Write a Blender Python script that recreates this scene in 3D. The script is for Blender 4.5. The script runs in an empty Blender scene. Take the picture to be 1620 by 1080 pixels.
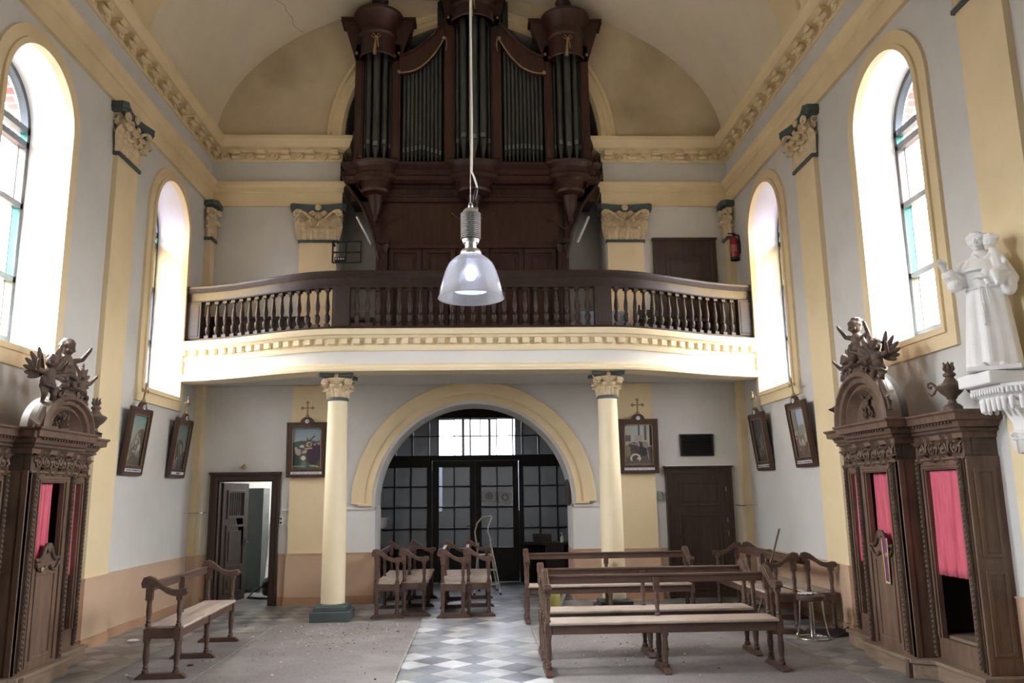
import bpy, bmesh, math, random
from mathutils import Vector, Matrix, Euler
from mathutils.geometry import tessellate_polygon
sc = bpy.context.scene
COL = sc.collection
PI = math.pi
rnd = random.Random(7)

# ------------------------------------------------------------------ camera
cam_d = bpy.data.cameras.new('camera')
cam = bpy.data.objects.new('camera', cam_d)
COL.objects.link(cam)
F_PX, CX, CY = 1279.777, 802.605, 539.212
YAW, PITCH, ROLL = 0.0394, 0.1862, -0.0137
_fw = Vector((math.sin(YAW)*math.cos(PITCH), math.cos(YAW)*math.cos(PITCH), math.sin(PITCH)))
_rt = Vector((math.cos(YAW), -math.sin(YAW), 0)); _up = _rt.cross(_fw)
_r2 = _rt*math.cos(ROLL)+_up*math.sin(ROLL); _u2 = -_rt*math.sin(ROLL)+_up*math.cos(ROLL)
mw = Matrix((( _r2.x, _u2.x, -_fw.x, 0.0404), (_r2.y, _u2.y, -_fw.y, 0.0), (_r2.z, _u2.z, -_fw.z, 1.6), (0, 0, 0, 1)))
cam.matrix_world = mw
cam_d.sensor_width = 36.0
cam_d.lens = F_PX/1620*36.0
cam_d.shift_x = (810-CX)/1620
cam_d.shift_y = (CY-540)/1620
cam_d.clip_start = 0.05
cam_d.clip_end = 200
sc.camera = cam

# ------------------------------------------------------------------ view + sky
sc.view_settings.view_transform = 'Standard'
sc.view_settings.look = 'None'
sc.view_settings.gamma = 1.0
sc.view_settings.use_curve_mapping = False
sc.view_settings.exposure = 1.95
SKY = 19.0
world = bpy.data.worlds.new('overcast_sky')
sc.world = world
world.use_nodes = True
bg = world.node_tree.nodes['Background']
bg.inputs['Color'].default_value = (0.93, 0.96, 1.0, 1)
_wn, _wl = world.node_tree.nodes, world.node_tree.links          # overcast sky above, darker ground below the horizon
_tc = _wn.new('ShaderNodeTexCoord'); _sp = _wn.new('ShaderNodeSeparateXYZ'); _rp = _wn.new('ShaderNodeValToRGB')
_mr = _wn.new('ShaderNodeMapRange'); _mr.inputs['From Min'].default_value = -1; _mr.inputs['From Max'].default_value = 1
_wl.new(_tc.outputs['Generated'], _sp.inputs[0]); _wl.new(_sp.outputs['Z'], _mr.inputs['Value']); _wl.new(_mr.outputs[0], _rp.inputs['Fac'])
_st = [(.47,(.13,.12,.11)), (.52,(.47,.475,.48)), (.62,(.75,.77,.80)), (.75,(1.20,1.23,1.27)), (1.0,(1.82,1.87,1.94))]
for _i, (_p, _c) in enumerate(_st):
    _e = _rp.color_ramp.elements[_i] if _i < 2 else _rp.color_ramp.elements.new(_p)
    _e.position = _p; _e.color = (*_c, 1)
_wl.new(_rp.outputs[0], bg.inputs['Color'])
bg.inputs['Strength'].default_value = SKY
sc.cycles.use_denoising = True
sc.cycles.max_bounces = 8
sc.cycles.diffuse_bounces = 5
sc.cycles.glossy_bounces = 3
sc.cycles.transmission_bounces = 6
sc.cycles.transparent_max_bounces = 12
sc.cycles.sample_clamp_indirect = 12.0
sc.cycles.caustics_reflective = False
sc.cycles.caustics_refractive = False

W, D = 4.284, 12.766           # half width of the nave, distance of the end wall
BAYS = [11.135, 7.61, 4.05]     # window centres along the nave
YF = -5.5                      # end of the built nave behind the camera

def portal(loc, rot, sx, sy):
    l = bpy.data.lights.new('sky_portal', 'AREA'); l.shape = 'RECTANGLE'; l.size = sx; l.size_y = sy
    l.cycles.is_portal = True
    o = bpy.data.objects.new('sky_portal', l); COL.objects.link(o)
    o.location = loc; o.rotation_euler = rot
for yb in BAYS:
    for s in (-1, 1):
        portal((s*(W+0.80), yb, 4.6), (0, s*PI/2, 0), 3.1, 1.35)
portal((0.05, 17.80, 2.25), (-PI/2, 0, 0), 2.0, 2.1)

# ------------------------------------------------------------------ mesh helper
class MB:
    def __init__(s): s.v, s.f, s.m = [], [], []
    def add(s, o, M=None, mi=None):
        b = len(s.v)
        s.v += [(M @ Vector(p))[:] if M is not None else p for p in o.v]
        s.f += [tuple(b+i for i in f) for f in o.f]
        s.m += [mi if mi is not None else k for k in o.m]
        return s
    def face(s, pts, mi=0):
        b = len(s.v); s.v += [tuple(p) for p in pts]; s.f.append(tuple(range(b, b+len(pts)))); s.m.append(mi); return s
    def box(s, x0, x1, y0, y1, z0, z1, mi=0):
        b = len(s.v)
        s.v += [(x0,y0,z0),(x1,y0,z0),(x1,y1,z0),(x0,y1,z0),(x0,y0,z1),(x1,y0,z1),(x1,y1,z1),(x0,y1,z1)]
        for f in ((3,2,1,0),(4,5,6,7),(0,1,5,4),(1,2,6,5),(2,3,7,6),(3,0,4,7)): s.f.append(tuple(b+i for i in f)); s.m.append(mi)
        return s
    def obox(s, c, d, R=None, mi=0):
        t = MB().box(-d[0]/2, d[0]/2, -d[1]/2, d[1]/2, -d[2]/2, d[2]/2)
        M = Matrix.Translation(c) @ (R.to_4x4() if R is not None else Matrix())
        return s.add(t, M, mi)
    def grid(s, P, closed_u=False, closed_v=False, mi=0):
        nu, nv = len(P), len(P[0]); b = len(s.v)
        for r in P: s.v += [tuple(q) for q in r]
        for i in range(nu if closed_u else nu-1):
            for j in range(nv if closed_v else nv-1):
                a, c = i, (i+1) % nu; e, g = j, (j+1) % nv
                s.f.append((b+a*nv+e, b+c*nv+e, b+c*nv+g, b+a*nv+g)); s.m.append(mi)
        return s
    def lathe(s, prof, c=(0,0,0), n=16, axis='z', mi=0, cap=True):
        P = []
        for k in range(n):
            a = 2*PI*k/n; row = []
            for r, h in prof:
                p = (r*math.cos(a), r*math.sin(a), h)
                if axis == 'x': p = (h, p[0], p[1])
                if axis == 'y': p = (p[1], h, p[0])
                row.append((c[0]+p[0], c[1]+p[1], c[2]+p[2]))
            P.append(row)
        b = len(s.v); s.grid(P, closed_u=True, mi=mi); nv = len(prof)
        if cap:
            if prof[0][0] > 1e-5: s.f.append(tuple(b+k*nv for k in range(n))[::-1]); s.m.append(mi)
            if prof[-1][0] > 1e-5: s.f.append(tuple(b+k*nv+nv-1 for k in range(n))); s.m.append(mi)
        return s
    def tube(s, pts, r, n=8, mi=0, closed=False, cap=True):
        pts = [Vector(p) for p in pts]; m = len(pts)
        R = r if isinstance(r, (list, tuple)) else [r]*m
        up = None; P = []
        for i in range(m):
            if closed: t = pts[(i+1) % m]-pts[i-1]
            else: t = pts[min(i+1, m-1)]-pts[max(i-1, 0)]
            if t.length < 1e-9: t = Vector((0,0,1))
            t.normalize()
            if up is None:
                up = Vector((0,0,1)) if abs(t.z) < .9 else Vector((1,0,0))
            a = t.cross(up)
            if a.length < 1e-6: a = t.orthogonal()
            a.normalize(); b2 = a.cross(t).normalized(); up = b2
            P.append([pts[i]+(a*math.cos(2*PI*k/n)+b2*math.sin(2*PI*k/n))*R[i] for k in range(n)])
        b = len(s.v); s.grid(P, closed_u=closed, closed_v=True, mi=mi)
        if cap and not closed:
            s.f.append(tuple(b+k for k in range(n))); s.m.append(mi)
            s.f.append(tuple(b+(m-1)*n+k for k in range(n))[::-1]); s.m.append(mi)
        return s
    def ell(s, c, r, n=10, m=8, R=None, mi=0):
        if not isinstance(r, (list, tuple)): r = (r, r, r)
        t = MB(); t.v.append((0, 0, -r[2]))
        for j in range(1, m):
            ph = -PI/2+PI*j/m
            for k in range(n):
                a = 2*PI*k/n; t.v.append((r[0]*math.cos(ph)*math.cos(a), r[1]*math.cos(ph)*math.sin(a), r[2]*math.sin(ph)))
        t.v.append((0, 0, r[2])); L = len(t.v)-1
        for k in range(n):
            t.f.append((0, 1+(k+1) % n, 1+k)); t.f.append((L, L-n+k, L-n+(k+1) % n))
            for j in range(m-2):
                b = 1+j*n; t.f.append((b+k, b+(k+1) % n, b+n+(k+1) % n, b+n+k))
        t.m = [mi]*len(t.f)
        return s.add(t, Matrix.Translation(c) @ (R.to_4x4() if R is not None else Matrix()))
    def cap2(s, a, b, ra, rb, n=10, mi=0):
        a, b = Vector(a), Vector(b); d = b-a
        q = Vector((0,0,1)).rotation_difference(d.normalized()) if d.length > 1e-6 else None
        L = d.length; pr = []
        for k in range(5): t = -PI/2+PI/2*k/4; pr.append((max(ra*math.cos(t), 0 if k == 0 else 1e-4), ra*math.sin(t)))
        for k in range(5): t = PI/2*k/4; pr.append((max(rb*math.cos(t), 0), L+rb*math.sin(t)))
        pr[0] = (1e-5, pr[0][1]); pr[-1] = (1e-5, pr[-1][1])
        t = MB().lathe(pr, n=n, cap=False)
        return s.add(t, Matrix.Translation(a) @ (q.to_matrix().to_4x4() if q else Matrix()), mi)
    def poly(s, outer, holes=(), fn=lambda a, b: (a, b, 0), mi=0):
        loops = [[Vector((p[0], p[1], 0)) for p in L] for L in [outer]+list(holes)]
        b = len(s.v); flat = [p for L in loops for p in L]
        s.v += [tuple(fn(p.x, p.y)) for p in flat]
        for t in tessellate_polygon(loops): s.f.append(tuple(b+i for i in t)); s.m.append(mi)
        return s
    def ribbon(s, loop, fa, fb, closed=True, mi=0):
        return s.grid([[fa(*p), fb(*p)] for p in loop], closed_u=closed, mi=mi)
    def prism(s, poly, axis, d0, d1, mi=0, holes=()):
        f = {'x': lambda d: (lambda a, b: (d, a, b)), 'y': lambda d: (lambda a, b: (a, d, b)), 'z': lambda d: (lambda a, b: (a, b, d))}[axis]
        s.poly(poly, holes, f(d0), mi); s.poly(poly, holes, f(d1), mi)
        for L in [poly]+list(holes): s.ribbon(L, f(d0), f(d1), True, mi)
        return s
    def sweep(s, prof, path, side=1, closed_prof=True, mi=0, caps=True, zoff=0):
        n = len(path); P = []
        def nrm(a, b):
            d = Vector((b[0]-a[0], b[1]-a[1])).normalized(); return Vector((d.y, -d.x))*side
        for i in range(n):
            if i == 0: o = nrm(path[0], path[1])
            elif i == n-1: o = nrm(path[-2], path[-1])
            else:
                a, b = nrm(path[i-1], path[i]), nrm(path[i], path[i+1]); o = (a+b)
                o = o/ max(o.dot(a), .2) if o.length > 1e-6 else a
            P.append([(path[i][0]+o.x*q, path[i][1]+o.y*q, z+zoff) for q, z in prof])
        b = len(s.v); s.grid(P, closed_v=closed_prof, mi=mi)
        if caps:
            k = len(prof)
            s.f.append(tuple(b+j for j in range(k))); s.m.append(mi)
            s.f.append(tuple(b+(n-1)*k+j for j in range(k))[::-1]); s.m.append(mi)
        return s
    def build(s, name, mat, parent=None, loc=None, rot=None, smooth=38, bevel=0, subs=0, vcol=None):
        me = bpy.data.meshes.new(name)
        me.from_pydata(s.v, [], s.f)
        bm = bmesh.new(); bm.from_mesh(me)
        if vcol is None:
            bmesh.ops.remove_doubles(bm, verts=bm.verts, dist=1e-5)
            mats_idx = None
        bm.to_mesh(me); bm.free()
        ms = mat if isinstance(mat, (list, tuple)) else [mat]
        for m_ in ms: me.materials.append(m_)
        if len(ms) > 1 and len(me.polygons) == len(s.m):
            me.polygons.foreach_set('material_index', s.m)
        bm = bmesh.new(); bm.from_mesh(me); bmesh.ops.recalc_face_normals(bm, faces=bm.faces); bm.to_mesh(me); bm.free()
        if smooth:
            me.polygons.foreach_set('use_smooth', [True]*len(me.polygons)); me.set_sharp_from_angle(angle=math.radians(smooth))
        o = bpy.data.objects.new(name, me); COL.objects.link(o)
        if loc is not None: o.location = loc
        if rot is not None: o.rotation_euler = rot
        if parent is not None: o.parent = parent
        if bevel:
            b = o.modifiers.new('bevel', 'BEVEL'); b.width = bevel; b.segments = 2; b.limit_method = 'ANGLE'; b.angle_limit = math.radians(40)
        if subs:
            b = o.modifiers.new('sub', 'SUBSURF'); b.levels = subs; b.render_levels = subs
        return o

def carve(o, voxel, it=3):
    m = o.modifiers.new('remesh', 'REMESH'); m.mode = 'VOXEL'; m.voxel_size = voxel; m.use_smooth_shade = True
    if it:
        k = o.modifiers.new('smooth', 'SMOOTH'); k.factor = .5; k.iterations = it
    return o
def tag(o, label, cat, group=None, kind=None):
    o['label'] = label; o['category'] = cat
    if group: o['group'] = group
    if kind: o['kind'] = kind
    return o
def thing(name, label, cat, loc=(0,0,0), rz=0, group=None, kind='thing'):
    o = bpy.data.objects.new(name, None); COL.objects.link(o); o.empty_display_size = .1
    o.location = loc; o.rotation_euler = (0, 0, rz)
    return tag(o, label, cat, group, kind)
def struct(o, label=None):
    o['kind'] = 'structure'
    if label: o['label'] = label
    return o
def sroot(name, loc=(0,0,0), label=None):
    o = bpy.data.objects.new(name, None); COL.objects.link(o); o.location = loc
    return struct(o, label)
def copy_tree(o, parent=None):
    c = o.copy(); COL.objects.link(c)
    if parent is not None: c.parent = parent
    for ch in list(o.children): copy_tree(ch, c)
    return c
def arc(cx, cz, r, a0, a1, n): return [(cx+r*math.cos(a0+(a1-a0)*k/n), cz+r*math.sin(a0+(a1-a0)*k/n)) for k in range(n+1)]
def smoothstep(a, b, x):
    t = min(max((x-a)/(b-a), 0), 1); return t*t*(3-2*t)
# ------------------------------------------------------------------ materials
def mat(name, c1, c2=None, scale=4.0, rough=.6, bump=0.0, metal=0.0, stretch=(1,1,1), detail=5, lo=.35, hi=.65, spec=.5, c3=None, s3=1.2, m3=(.55,.75), bscale=None):
    m = bpy.data.materials.new(name); m.use_nodes = True; nt = m.node_tree; N, L = nt.nodes, nt.links
    b = N['Principled BSDF']
    b.inputs['Roughness'].default_value = rough; b.inputs['Metallic'].default_value = metal
    b.inputs['Specular IOR Level'].default_value = spec
    b.inputs['Base Color'].default_value = (*c1, 1)
    if c2 is None and not bump: return m
    tc = N.new('ShaderNodeTexCoord'); mp = N.new('ShaderNodeMapping'); mp.inputs['Scale'].default_value = stretch
    L.new(tc.outputs['Object'], mp.inputs['Vector'])
    if c2 is not None:
        n1 = N.new('ShaderNodeTexNoise'); n1.inputs['Scale'].default_value = scale; n1.inputs['Detail'].default_value = detail; n1.inputs['Roughness'].default_value = .6
        L.new(mp.outputs[0], n1.inputs['Vector'])
        r = N.new('ShaderNodeValToRGB'); r.color_ramp.elements[0].position = lo; r.color_ramp.elements[1].position = hi
        r.color_ramp.elements[0].color = (*c1, 1); r.color_ramp.elements[1].color = (*c2, 1)
        L.new(n1.outputs['Fac'], r.inputs['Fac']); out = r.outputs['Color']
        if c3 is not None:
            n3 = N.new('ShaderNodeTexNoise'); n3.inputs['Scale'].default_value = s3; n3.inputs['Detail'].default_value = 6
            L.new(tc.outputs['Object'], n3.inputs['Vector'])
            mr = N.new('ShaderNodeMapRange'); mr.inputs['From Min'].default_value = m3[0]; mr.inputs['From Max'].default_value = m3[1]
            L.new(n3.outputs['Fac'], mr.inputs['Value'])
            mx = N.new('ShaderNodeMix'); mx.data_type = 'RGBA'; mx.inputs['B'].default_value = (*c3, 1)
            L.new(mr.outputs['Result'], mx.inputs['Factor']); L.new(out, mx.inputs['A']); out = mx.outputs['Result']
        L.new(out, b.inputs['Base Color'])
    if bump:
        n2 = N.new('ShaderNodeTexNoise'); n2.inputs['Scale'].default_value = bscale or scale*3; n2.inputs['Detail'].default_value = 6
        L.new(mp.outputs[0], n2.inputs['Vector'])
        bp = N.new('ShaderNodeBump'); bp.inputs['Strength'].default_value = bump; bp.inputs['Distance'].default_value = .02
        L.new(n2.outputs['Fac'], bp.inputs['Height']); L.new(bp.outputs['Normal'], b.inputs['Normal'])
    return m
def add_nodes(m): return m.node_tree.nodes, m.node_tree.links

GREY = mat('grey wall paint', (.60,.60,.585), (.655,.655,.64), 1.3, .75, .05, c3=(.53,.52,.49), s3=.7, m3=(.58,.8), bscale=30)
CREAM = mat('ochre cream paint', (.74,.61,.38), (.79,.66,.43), 1.6, .65, .04, c3=(.66,.53,.32), s3=.9, bscale=30)
CREAM_L = mat('pale cream paint', (.80,.70,.48), (.84,.75,.54), 1.6, .6, .03, bscale=30)
PALE = mat('pale grey fascia paint', (.70,.71,.70), (.74,.75,.74), 1.6, .65)
REVEAL = mat('white window reveal paint', (.66,.65,.645), (.70,.69,.685), 1.5, .6)
DADO = mat('tan dado paint', (.55,.385,.27), (.60,.43,.305), 1.8, .5, .03, c3=(.48,.33,.225), s3=1.1, bscale=25)
DADO_D = mat('brown skirting paint', (.40,.235,.14), (.46,.28,.175), 3, .5)
TEAL = mat('dark teal paint', (.062,.085,.088), (.082,.108,.110), 5, .5)
PLASTER = mat('cream carved plaster', (.58,.46,.29), (.72,.60,.41), 14, .75, .1)
BRICK_SKIN = None
WOOD_C = mat('weathered oak', (.115,.068,.046), (.175,.110,.077), 3.5, .55, .12, stretch=(5,5,.7), c3=(.075,.045,.031), s3=2.2, bscale=22)
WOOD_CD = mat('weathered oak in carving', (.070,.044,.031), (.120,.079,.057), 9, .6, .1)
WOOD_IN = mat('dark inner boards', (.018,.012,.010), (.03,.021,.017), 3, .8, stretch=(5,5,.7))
WOOD_PALE = mat('bare pine step', (.17,.118,.082), (.245,.178,.128), 3.0, .65, .08, stretch=(6,.8,6))
WOOD_O = mat('dark mahogany stain', (.033,.012,.0085), (.055,.020,.014), 3.0, .40, .05, stretch=(5,5,.7), c3=(.021,.0085,.0065), s3=1.6, bscale=20)
WOOD_B = mat('near black balustrade varnish', (.024,.0125,.0108), (.038,.020,.017), 4.0, .45, .03, stretch=(3,3,3))
WOOD_D = mat('dark brown door paint', (.036,.020,.014), (.055,.031,.022), 3.0, .5, .04, stretch=(6,6,.7))
FRAMEW = mat('mahogany picture frame', (.058,.028,.020), (.088,.044,.031), 4.0, .4, .03, stretch=(5,5,.8))
WOOD_K = mat('bench oak', (.072,.040,.030), (.115,.068,.050), 4.0, .45, .08, stretch=(.9,5,5), c3=(.05,.028,.022), s3=3, bscale=25)
BLACKW = mat('black screen paint', (.012,.012,.013), (.02,.02,.021), 4, .5)
WOODFOOT = mat('reddish dark foot', (.068,.036,.028), (.105,.060,.046), 5, .5, stretch=(1,1,1))
CURT = mat('dusty pink curtain cloth', (.56,.10,.16), (.64,.14,.20), 7, .85, .05, stretch=(3,3,.4))
PIPE = mat('dull tin pipe', (.065,.078,.078), (.095,.11,.11), 5, .38, metal=.55, stretch=(2,2,.5))
PIPE_L = mat('bright tin pipe mouth', (.16,.19,.19), (.22,.25,.25), 6, .35, metal=.55)
GILT = mat('worn gilding', (.30,.21,.10), (.42,.31,.16), 9, .45, metal=.3)
ALU = mat('cast aluminium', (.62,.63,.66), (.75,.76,.78), 9, .28, metal=1.0)
STEEL = mat('chromed steel', (.75,.74,.72), None, 1, .15, metal=1.0)
BLACK = mat('black plastic', (.012,.012,.013), None, 1, .45)
BLACKM = mat('black iron', (.02,.02,.02), (.035,.032,.03), 9, .5, metal=.3)
WHITE = mat('white plaster', (.78,.78,.79), (.84,.84,.85), 6, .6, c3=(.68,.67,.66), s3=2.5)
PAPER = mat('white paper', (.78,.79,.84), None, 1, .8)
WHITEP = mat('white plastic', (.75,.74,.70), None, 1, .45)
RED = mat('red enamel', (.28,.012,.016), (.33,.018,.022), 6, .3)
GOLD = mat('pale gold braid', (.75,.62,.36), (.68,.52,.26), 30, .5)
PURPLE = mat('purple silk', (.13,.03,.10), (.21,.06,.15), 14, .5)
LOCKER = mat('grey green steel', (.06,.07,.067), (.075,.088,.083), 3, .4)
YELLOWP = mat('pale yellow plastic', (.72,.70,.26), None, 1, .4)
BLUECLOTH = mat('pale blue cloth', (.34,.42,.52), (.42,.50,.60), 8, .85)
DUSTW = mat('dusty bench seat', (.36,.29,.245), (.46,.385,.33), 5, .8, .05, stretch=(.8,6,6), c3=(.24,.17,.13), s3=3, m3=(.55,.72))
TILE_IN = mat('inner room white paint', (.70,.70,.68), (.76,.76,.74), 2, .7)

# vault plaster with soot and cracks
VAULT = mat('vault plaster', (.74,.66,.51), (.80,.73,.60), .9, .85, .05, c3=(.56,.48,.36), s3=.45, m3=(.48,.72), bscale=18)
N, L = add_nodes(VAULT)
def cracks(m, scale, width, dark, mask=.52):
    N, L = add_nodes(m); b = N['Principled BSDF']; src = b.inputs['Base Color'].links[0].from_socket
    tc = N.new('ShaderNodeTexCoord'); nz = N.new('ShaderNodeTexNoise'); nz.inputs['Scale'].default_value = 1.5
    L.new(tc.outputs['Object'], nz.inputs['Vector'])
    mxv = N.new('ShaderNodeMix'); mxv.data_type = 'VECTOR'; mxv.inputs['Factor'].default_value = .22
    L.new(tc.outputs['Object'], mxv.inputs['A']); L.new(nz.outputs['Color'], mxv.inputs['B'])
    v = N.new('ShaderNodeTexVoronoi'); v.feature = 'DISTANCE_TO_EDGE'; v.inputs['Scale'].default_value = scale
    L.new(mxv.outputs['Result'], v.inputs['Vector'])
    lt = N.new('ShaderNodeMath'); lt.operation = 'LESS_THAN'; lt.inputs[1].default_value = width; L.new(v.outputs['Distance'], lt.inputs[0])
    n2 = N.new('ShaderNodeTexNoise'); n2.inputs['Scale'].default_value = .8; L.new(tc.outputs['Object'], n2.inputs['Vector'])
    gt = N.new('ShaderNodeMath'); gt.operation = 'GREATER_THAN'; gt.inputs[1].default_value = mask; L.new(n2.outputs['Fac'], gt.inputs[0])
    mu = N.new('ShaderNodeMath'); mu.operation = 'MULTIPLY'; L.new(lt.outputs[0], mu.inputs[0]); L.new(gt.outputs[0], mu.inputs[1])
    mx = N.new('ShaderNodeMix'); mx.data_type = 'RGBA'; mx.inputs['B'].default_value = (*dark, 1)
    L.new(mu.outputs[0], mx.inputs['Factor']); L.new(src, mx.inputs['A']); L.new(mx.outputs['Result'], b.inputs['Base Color'])
cracks(VAULT, .26, .0004, (.30,.24,.18), .56)

LUNETTE = mat('ochre stained plaster', (.58,.48,.325), (.66,.565,.41), 1.1, .85, .05, c3=(.42,.34,.225), s3=.8, m3=(.5,.72), bscale=18)

# floor: grey slate squares laid diagonally, a pale and dark diamond aisle along the middle
def floor_mat():
    m = mat('slate and aisle tiles', (.5,.5,.5), None, 1, .42, spec=.35); N, L = add_nodes(m); b = N['Principled BSDF']
    tc = N.new('ShaderNodeTexCoord')
    def checker(rot, sc, c1, c2, loc=(0,0,0)):
        mp = N.new('ShaderNodeMapping'); mp.inputs['Rotation'].default_value = (0,0,rot); mp.inputs['Scale'].default_value = (sc,sc,sc); mp.inputs['Location'].default_value = loc
        L.new(tc.outputs['Object'], mp.inputs['Vector'])
        fl = N.new('ShaderNodeVectorMath'); fl.operation = 'FLOOR'; L.new(mp.outputs[0], fl.inputs[0])
        wn = N.new('ShaderNodeTexWhiteNoise'); wn.noise_dimensions = '3D'
        flat = N.new('ShaderNodeVectorMath'); flat.operation = 'MULTIPLY'; flat.inputs[1].default_value = (1,1,0); L.new(fl.outputs[0], flat.inputs[0])
        L.new(flat.outputs[0], wn.inputs['Vector'])
        ck = N.new('ShaderNodeTexChecker'); ck.inputs['Scale'].default_value = 1; ck.inputs['Color1'].default_value = (*c1,1); ck.inputs['Color2'].default_value = (*c2,1)
        off = N.new('ShaderNodeVectorMath'); off.operation = 'MULTIPLY'; off.inputs[1].default_value = (1,1,0); L.new(mp.outputs[0], off.inputs[0])
        off2 = N.new('ShaderNodeVectorMath'); off2.operation = 'ADD'; off2.inputs[1].default_value = (0,0,.5); L.new(off.outputs[0], off2.inputs[0])
        L.new(off2.outputs[0], ck.inputs['Vector'])
        # joints
        fr = N.new('ShaderNodeVectorMath'); fr.operation = 'FRACTION'; L.new(mp.outputs[0], fr.inputs[0])
        sx = N.new('ShaderNodeSeparateXYZ'); L.new(fr.outputs[0], sx.inputs[0])
        mn = N.new('ShaderNodeMath'); mn.operation = 'MINIMUM'; L.new(sx.outputs[0], mn.inputs[0]); L.new(sx.outputs[1], mn.inputs[1])
        jt = N.new('ShaderNodeMath'); jt.operation = 'LESS_THAN'; jt.inputs[1].default_value = .022; L.new(mn.outputs[0], jt.inputs[0])
        hs = N.new('ShaderNodeHueSaturation'); mr = N.new('ShaderNodeMapRange'); mr.inputs['To Min'].default_value = .62; mr.inputs['To Max'].default_value = 1.3
        L.new(wn.outputs['Value'], mr.inputs['Value']); L.new(mr.outputs[0], hs.inputs['Value']); L.new(ck.outputs['Color'], hs.inputs['Color'])
        mx = N.new('ShaderNodeMix'); mx.data_type = 'RGBA'; mx.inputs['B'].default_value = (.10,.10,.10,1)
        L.new(jt.outputs[0], mx.inputs['Factor']); L.new(hs.outputs[0], mx.inputs['A']); return mx.outputs['Result']
    grey = checker(PI/4, 1/.235, (.20,.20,.20), (.29,.29,.285))
    aisle = checker(PI/4, 1/.29, (.255,.275,.31), (.42,.43,.44))
    sp = N.new('ShaderNodeSeparateXYZ'); L.new(tc.outputs['Object'], sp.inputs[0])
    ab = N.new('ShaderNodeMath'); ab.operation = 'ABSOLUTE'; L.new(sp.outputs[0], ab.inputs[0])
    ins = N.new('ShaderNodeMath'); ins.operation = 'LESS_THAN'; ins.inputs[1].default_value = .69; L.new(ab.outputs[0], ins.inputs[0])
    yl = N.new('ShaderNodeMath'); yl.operation = 'LESS_THAN'; yl.inputs[1].default_value = 13.5; L.new(sp.outputs[1], yl.inputs[0])
    mu = N.new('ShaderNodeMath'); mu.operation = 'MULTIPLY'; L.new(ins.outputs[0], mu.inputs[0]); L.new(yl.outputs[0], mu.inputs[1])
    mx = N.new('ShaderNodeMix'); mx.data_type = 'RGBA'; L.new(mu.outputs[0], mx.inputs['Factor']); L.new(grey, mx.inputs['A']); L.new(aisle, mx.inputs['B'])
    n = N.new('ShaderNodeTexNoise'); n.inputs['Scale'].default_value = 2.6; n.inputs['Detail'].default_value = 8; L.new(tc.outputs['Object'], n.inputs['Vector'])
    mr = N.new('ShaderNodeMapRange'); mr.inputs['From Min'].default_value = .3; mr.inputs['From Max'].default_value = .7; mr.inputs['To Min'].default_value = .6; mr.inputs['To Max'].default_value = 1.3
    L.new(n.outputs['Fac'], mr.inputs['Value'])
    hs = N.new('ShaderNodeHueSaturation'); L.new(mr.outputs[0], hs.inputs['Value']); L.new(mx.outputs['Result'], hs.inputs['Color'])
    L.new(hs.outputs[0], b.inputs['Base Color'])
    n2 = N.new('ShaderNodeMapRange'); n2.inputs['To Min'].default_value = .22; n2.inputs['To Max'].default_value = .5; L.new(n.outputs['Fac'], n2.inputs['Value']); L.new(n2.outputs[0], b.inputs['Roughness'])
    return m
FLOOR = floor_mat()
CARPET = mat('dusty grey carpet', (.165,.150,.152), (.235,.216,.218), 60, .95, .3, detail=8, c3=(.29,.268,.27), s3=1.6, m3=(.45,.8), bscale=220)
def brick_mat():
    m = mat('red brick', (.4,.2,.15), None, 1, .85); N, L = add_nodes(m); b = N['Principled BSDF']
    tc = N.new('ShaderNodeTexCoord'); mp = N.new('ShaderNodeMapping'); mp.inputs['Rotation'].default_value = (PI/2,0,0)
    L.new(tc.outputs['Object'], mp.inputs['Vector'])
    br = N.new('ShaderNodeTexBrick'); br.inputs['Scale'].default_value = 1; br.inputs['Brick Width'].default_value = .2; br.inputs['Row Height'].default_value = .065; br.inputs['Mortar Size'].default_value = .008
    br.inputs['Color1'].default_value = (.42,.19,.14,1); br.inputs['Color2'].default_value = (.33,.14,.10,1); br.inputs['Mortar'].default_value = (.55,.5,.45,1)
    L.new(mp.outputs[0], br.inputs['Vector']); L.new(br.outputs['Color'], b.inputs['Base Color']); return m
BRICK = brick_mat()

def glass_mat(name, col, rough=.0, gl=.06):
    m = bpy.data.materials.new(name); m.use_nodes = True; N, L = add_nodes(m); N.clear()
    o = N.new('ShaderNodeOutputMaterial'); t = N.new('ShaderNodeBsdfTransparent'); t.inputs['Color'].default_value = (*col, 1)
    g = N.new('ShaderNodeBsdfGlossy'); g.inputs['Roughness'].default_value = .08; g.inputs['Color'].default_value = (.9,.9,.9,1)
    mx = N.new('ShaderNodeMixShader'); mx.inputs[0].default_value = gl
    L.new(t.outputs[0], mx.inputs[1]); L.new(g.outputs[0], mx.inputs[2]); L.new(mx.outputs[0], o.inputs['Surface']); return m
G_CLEAR = glass_mat('clear cathedral glass', (.92,.94,.93))
G_TEAL = glass_mat('teal glass', (.22,.72,.64))
G_YELL = glass_mat('straw glass', (.95,.84,.50))
G_AMBER = glass_mat('amber glass', (.95,.70,.28))
G_LAV = glass_mat('lavender glass', (.78,.74,.95))
G_PINK = glass_mat('pale pink glass', (.66,.57,.56))  # pink tint also darkened to pass less daylight
G_FAN = glass_mat('dimmed fanlight glass', (.36,.37,.42))  # glass colour darkened to dim the reveals and upper walls
G_CLEAR_S = glass_mat('dimmed clear glass', (.30,.31,.32))  # small window glass darkened in colour to keep the gallery dim
G_LAV_S = glass_mat('dimmed lavender glass', (.25,.24,.33))
G_AMBER_S = glass_mat('dimmed amber glass', (.36,.27,.12))
G_PINK_S = glass_mat('dimmed pink glass', (.40,.34,.34))
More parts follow.
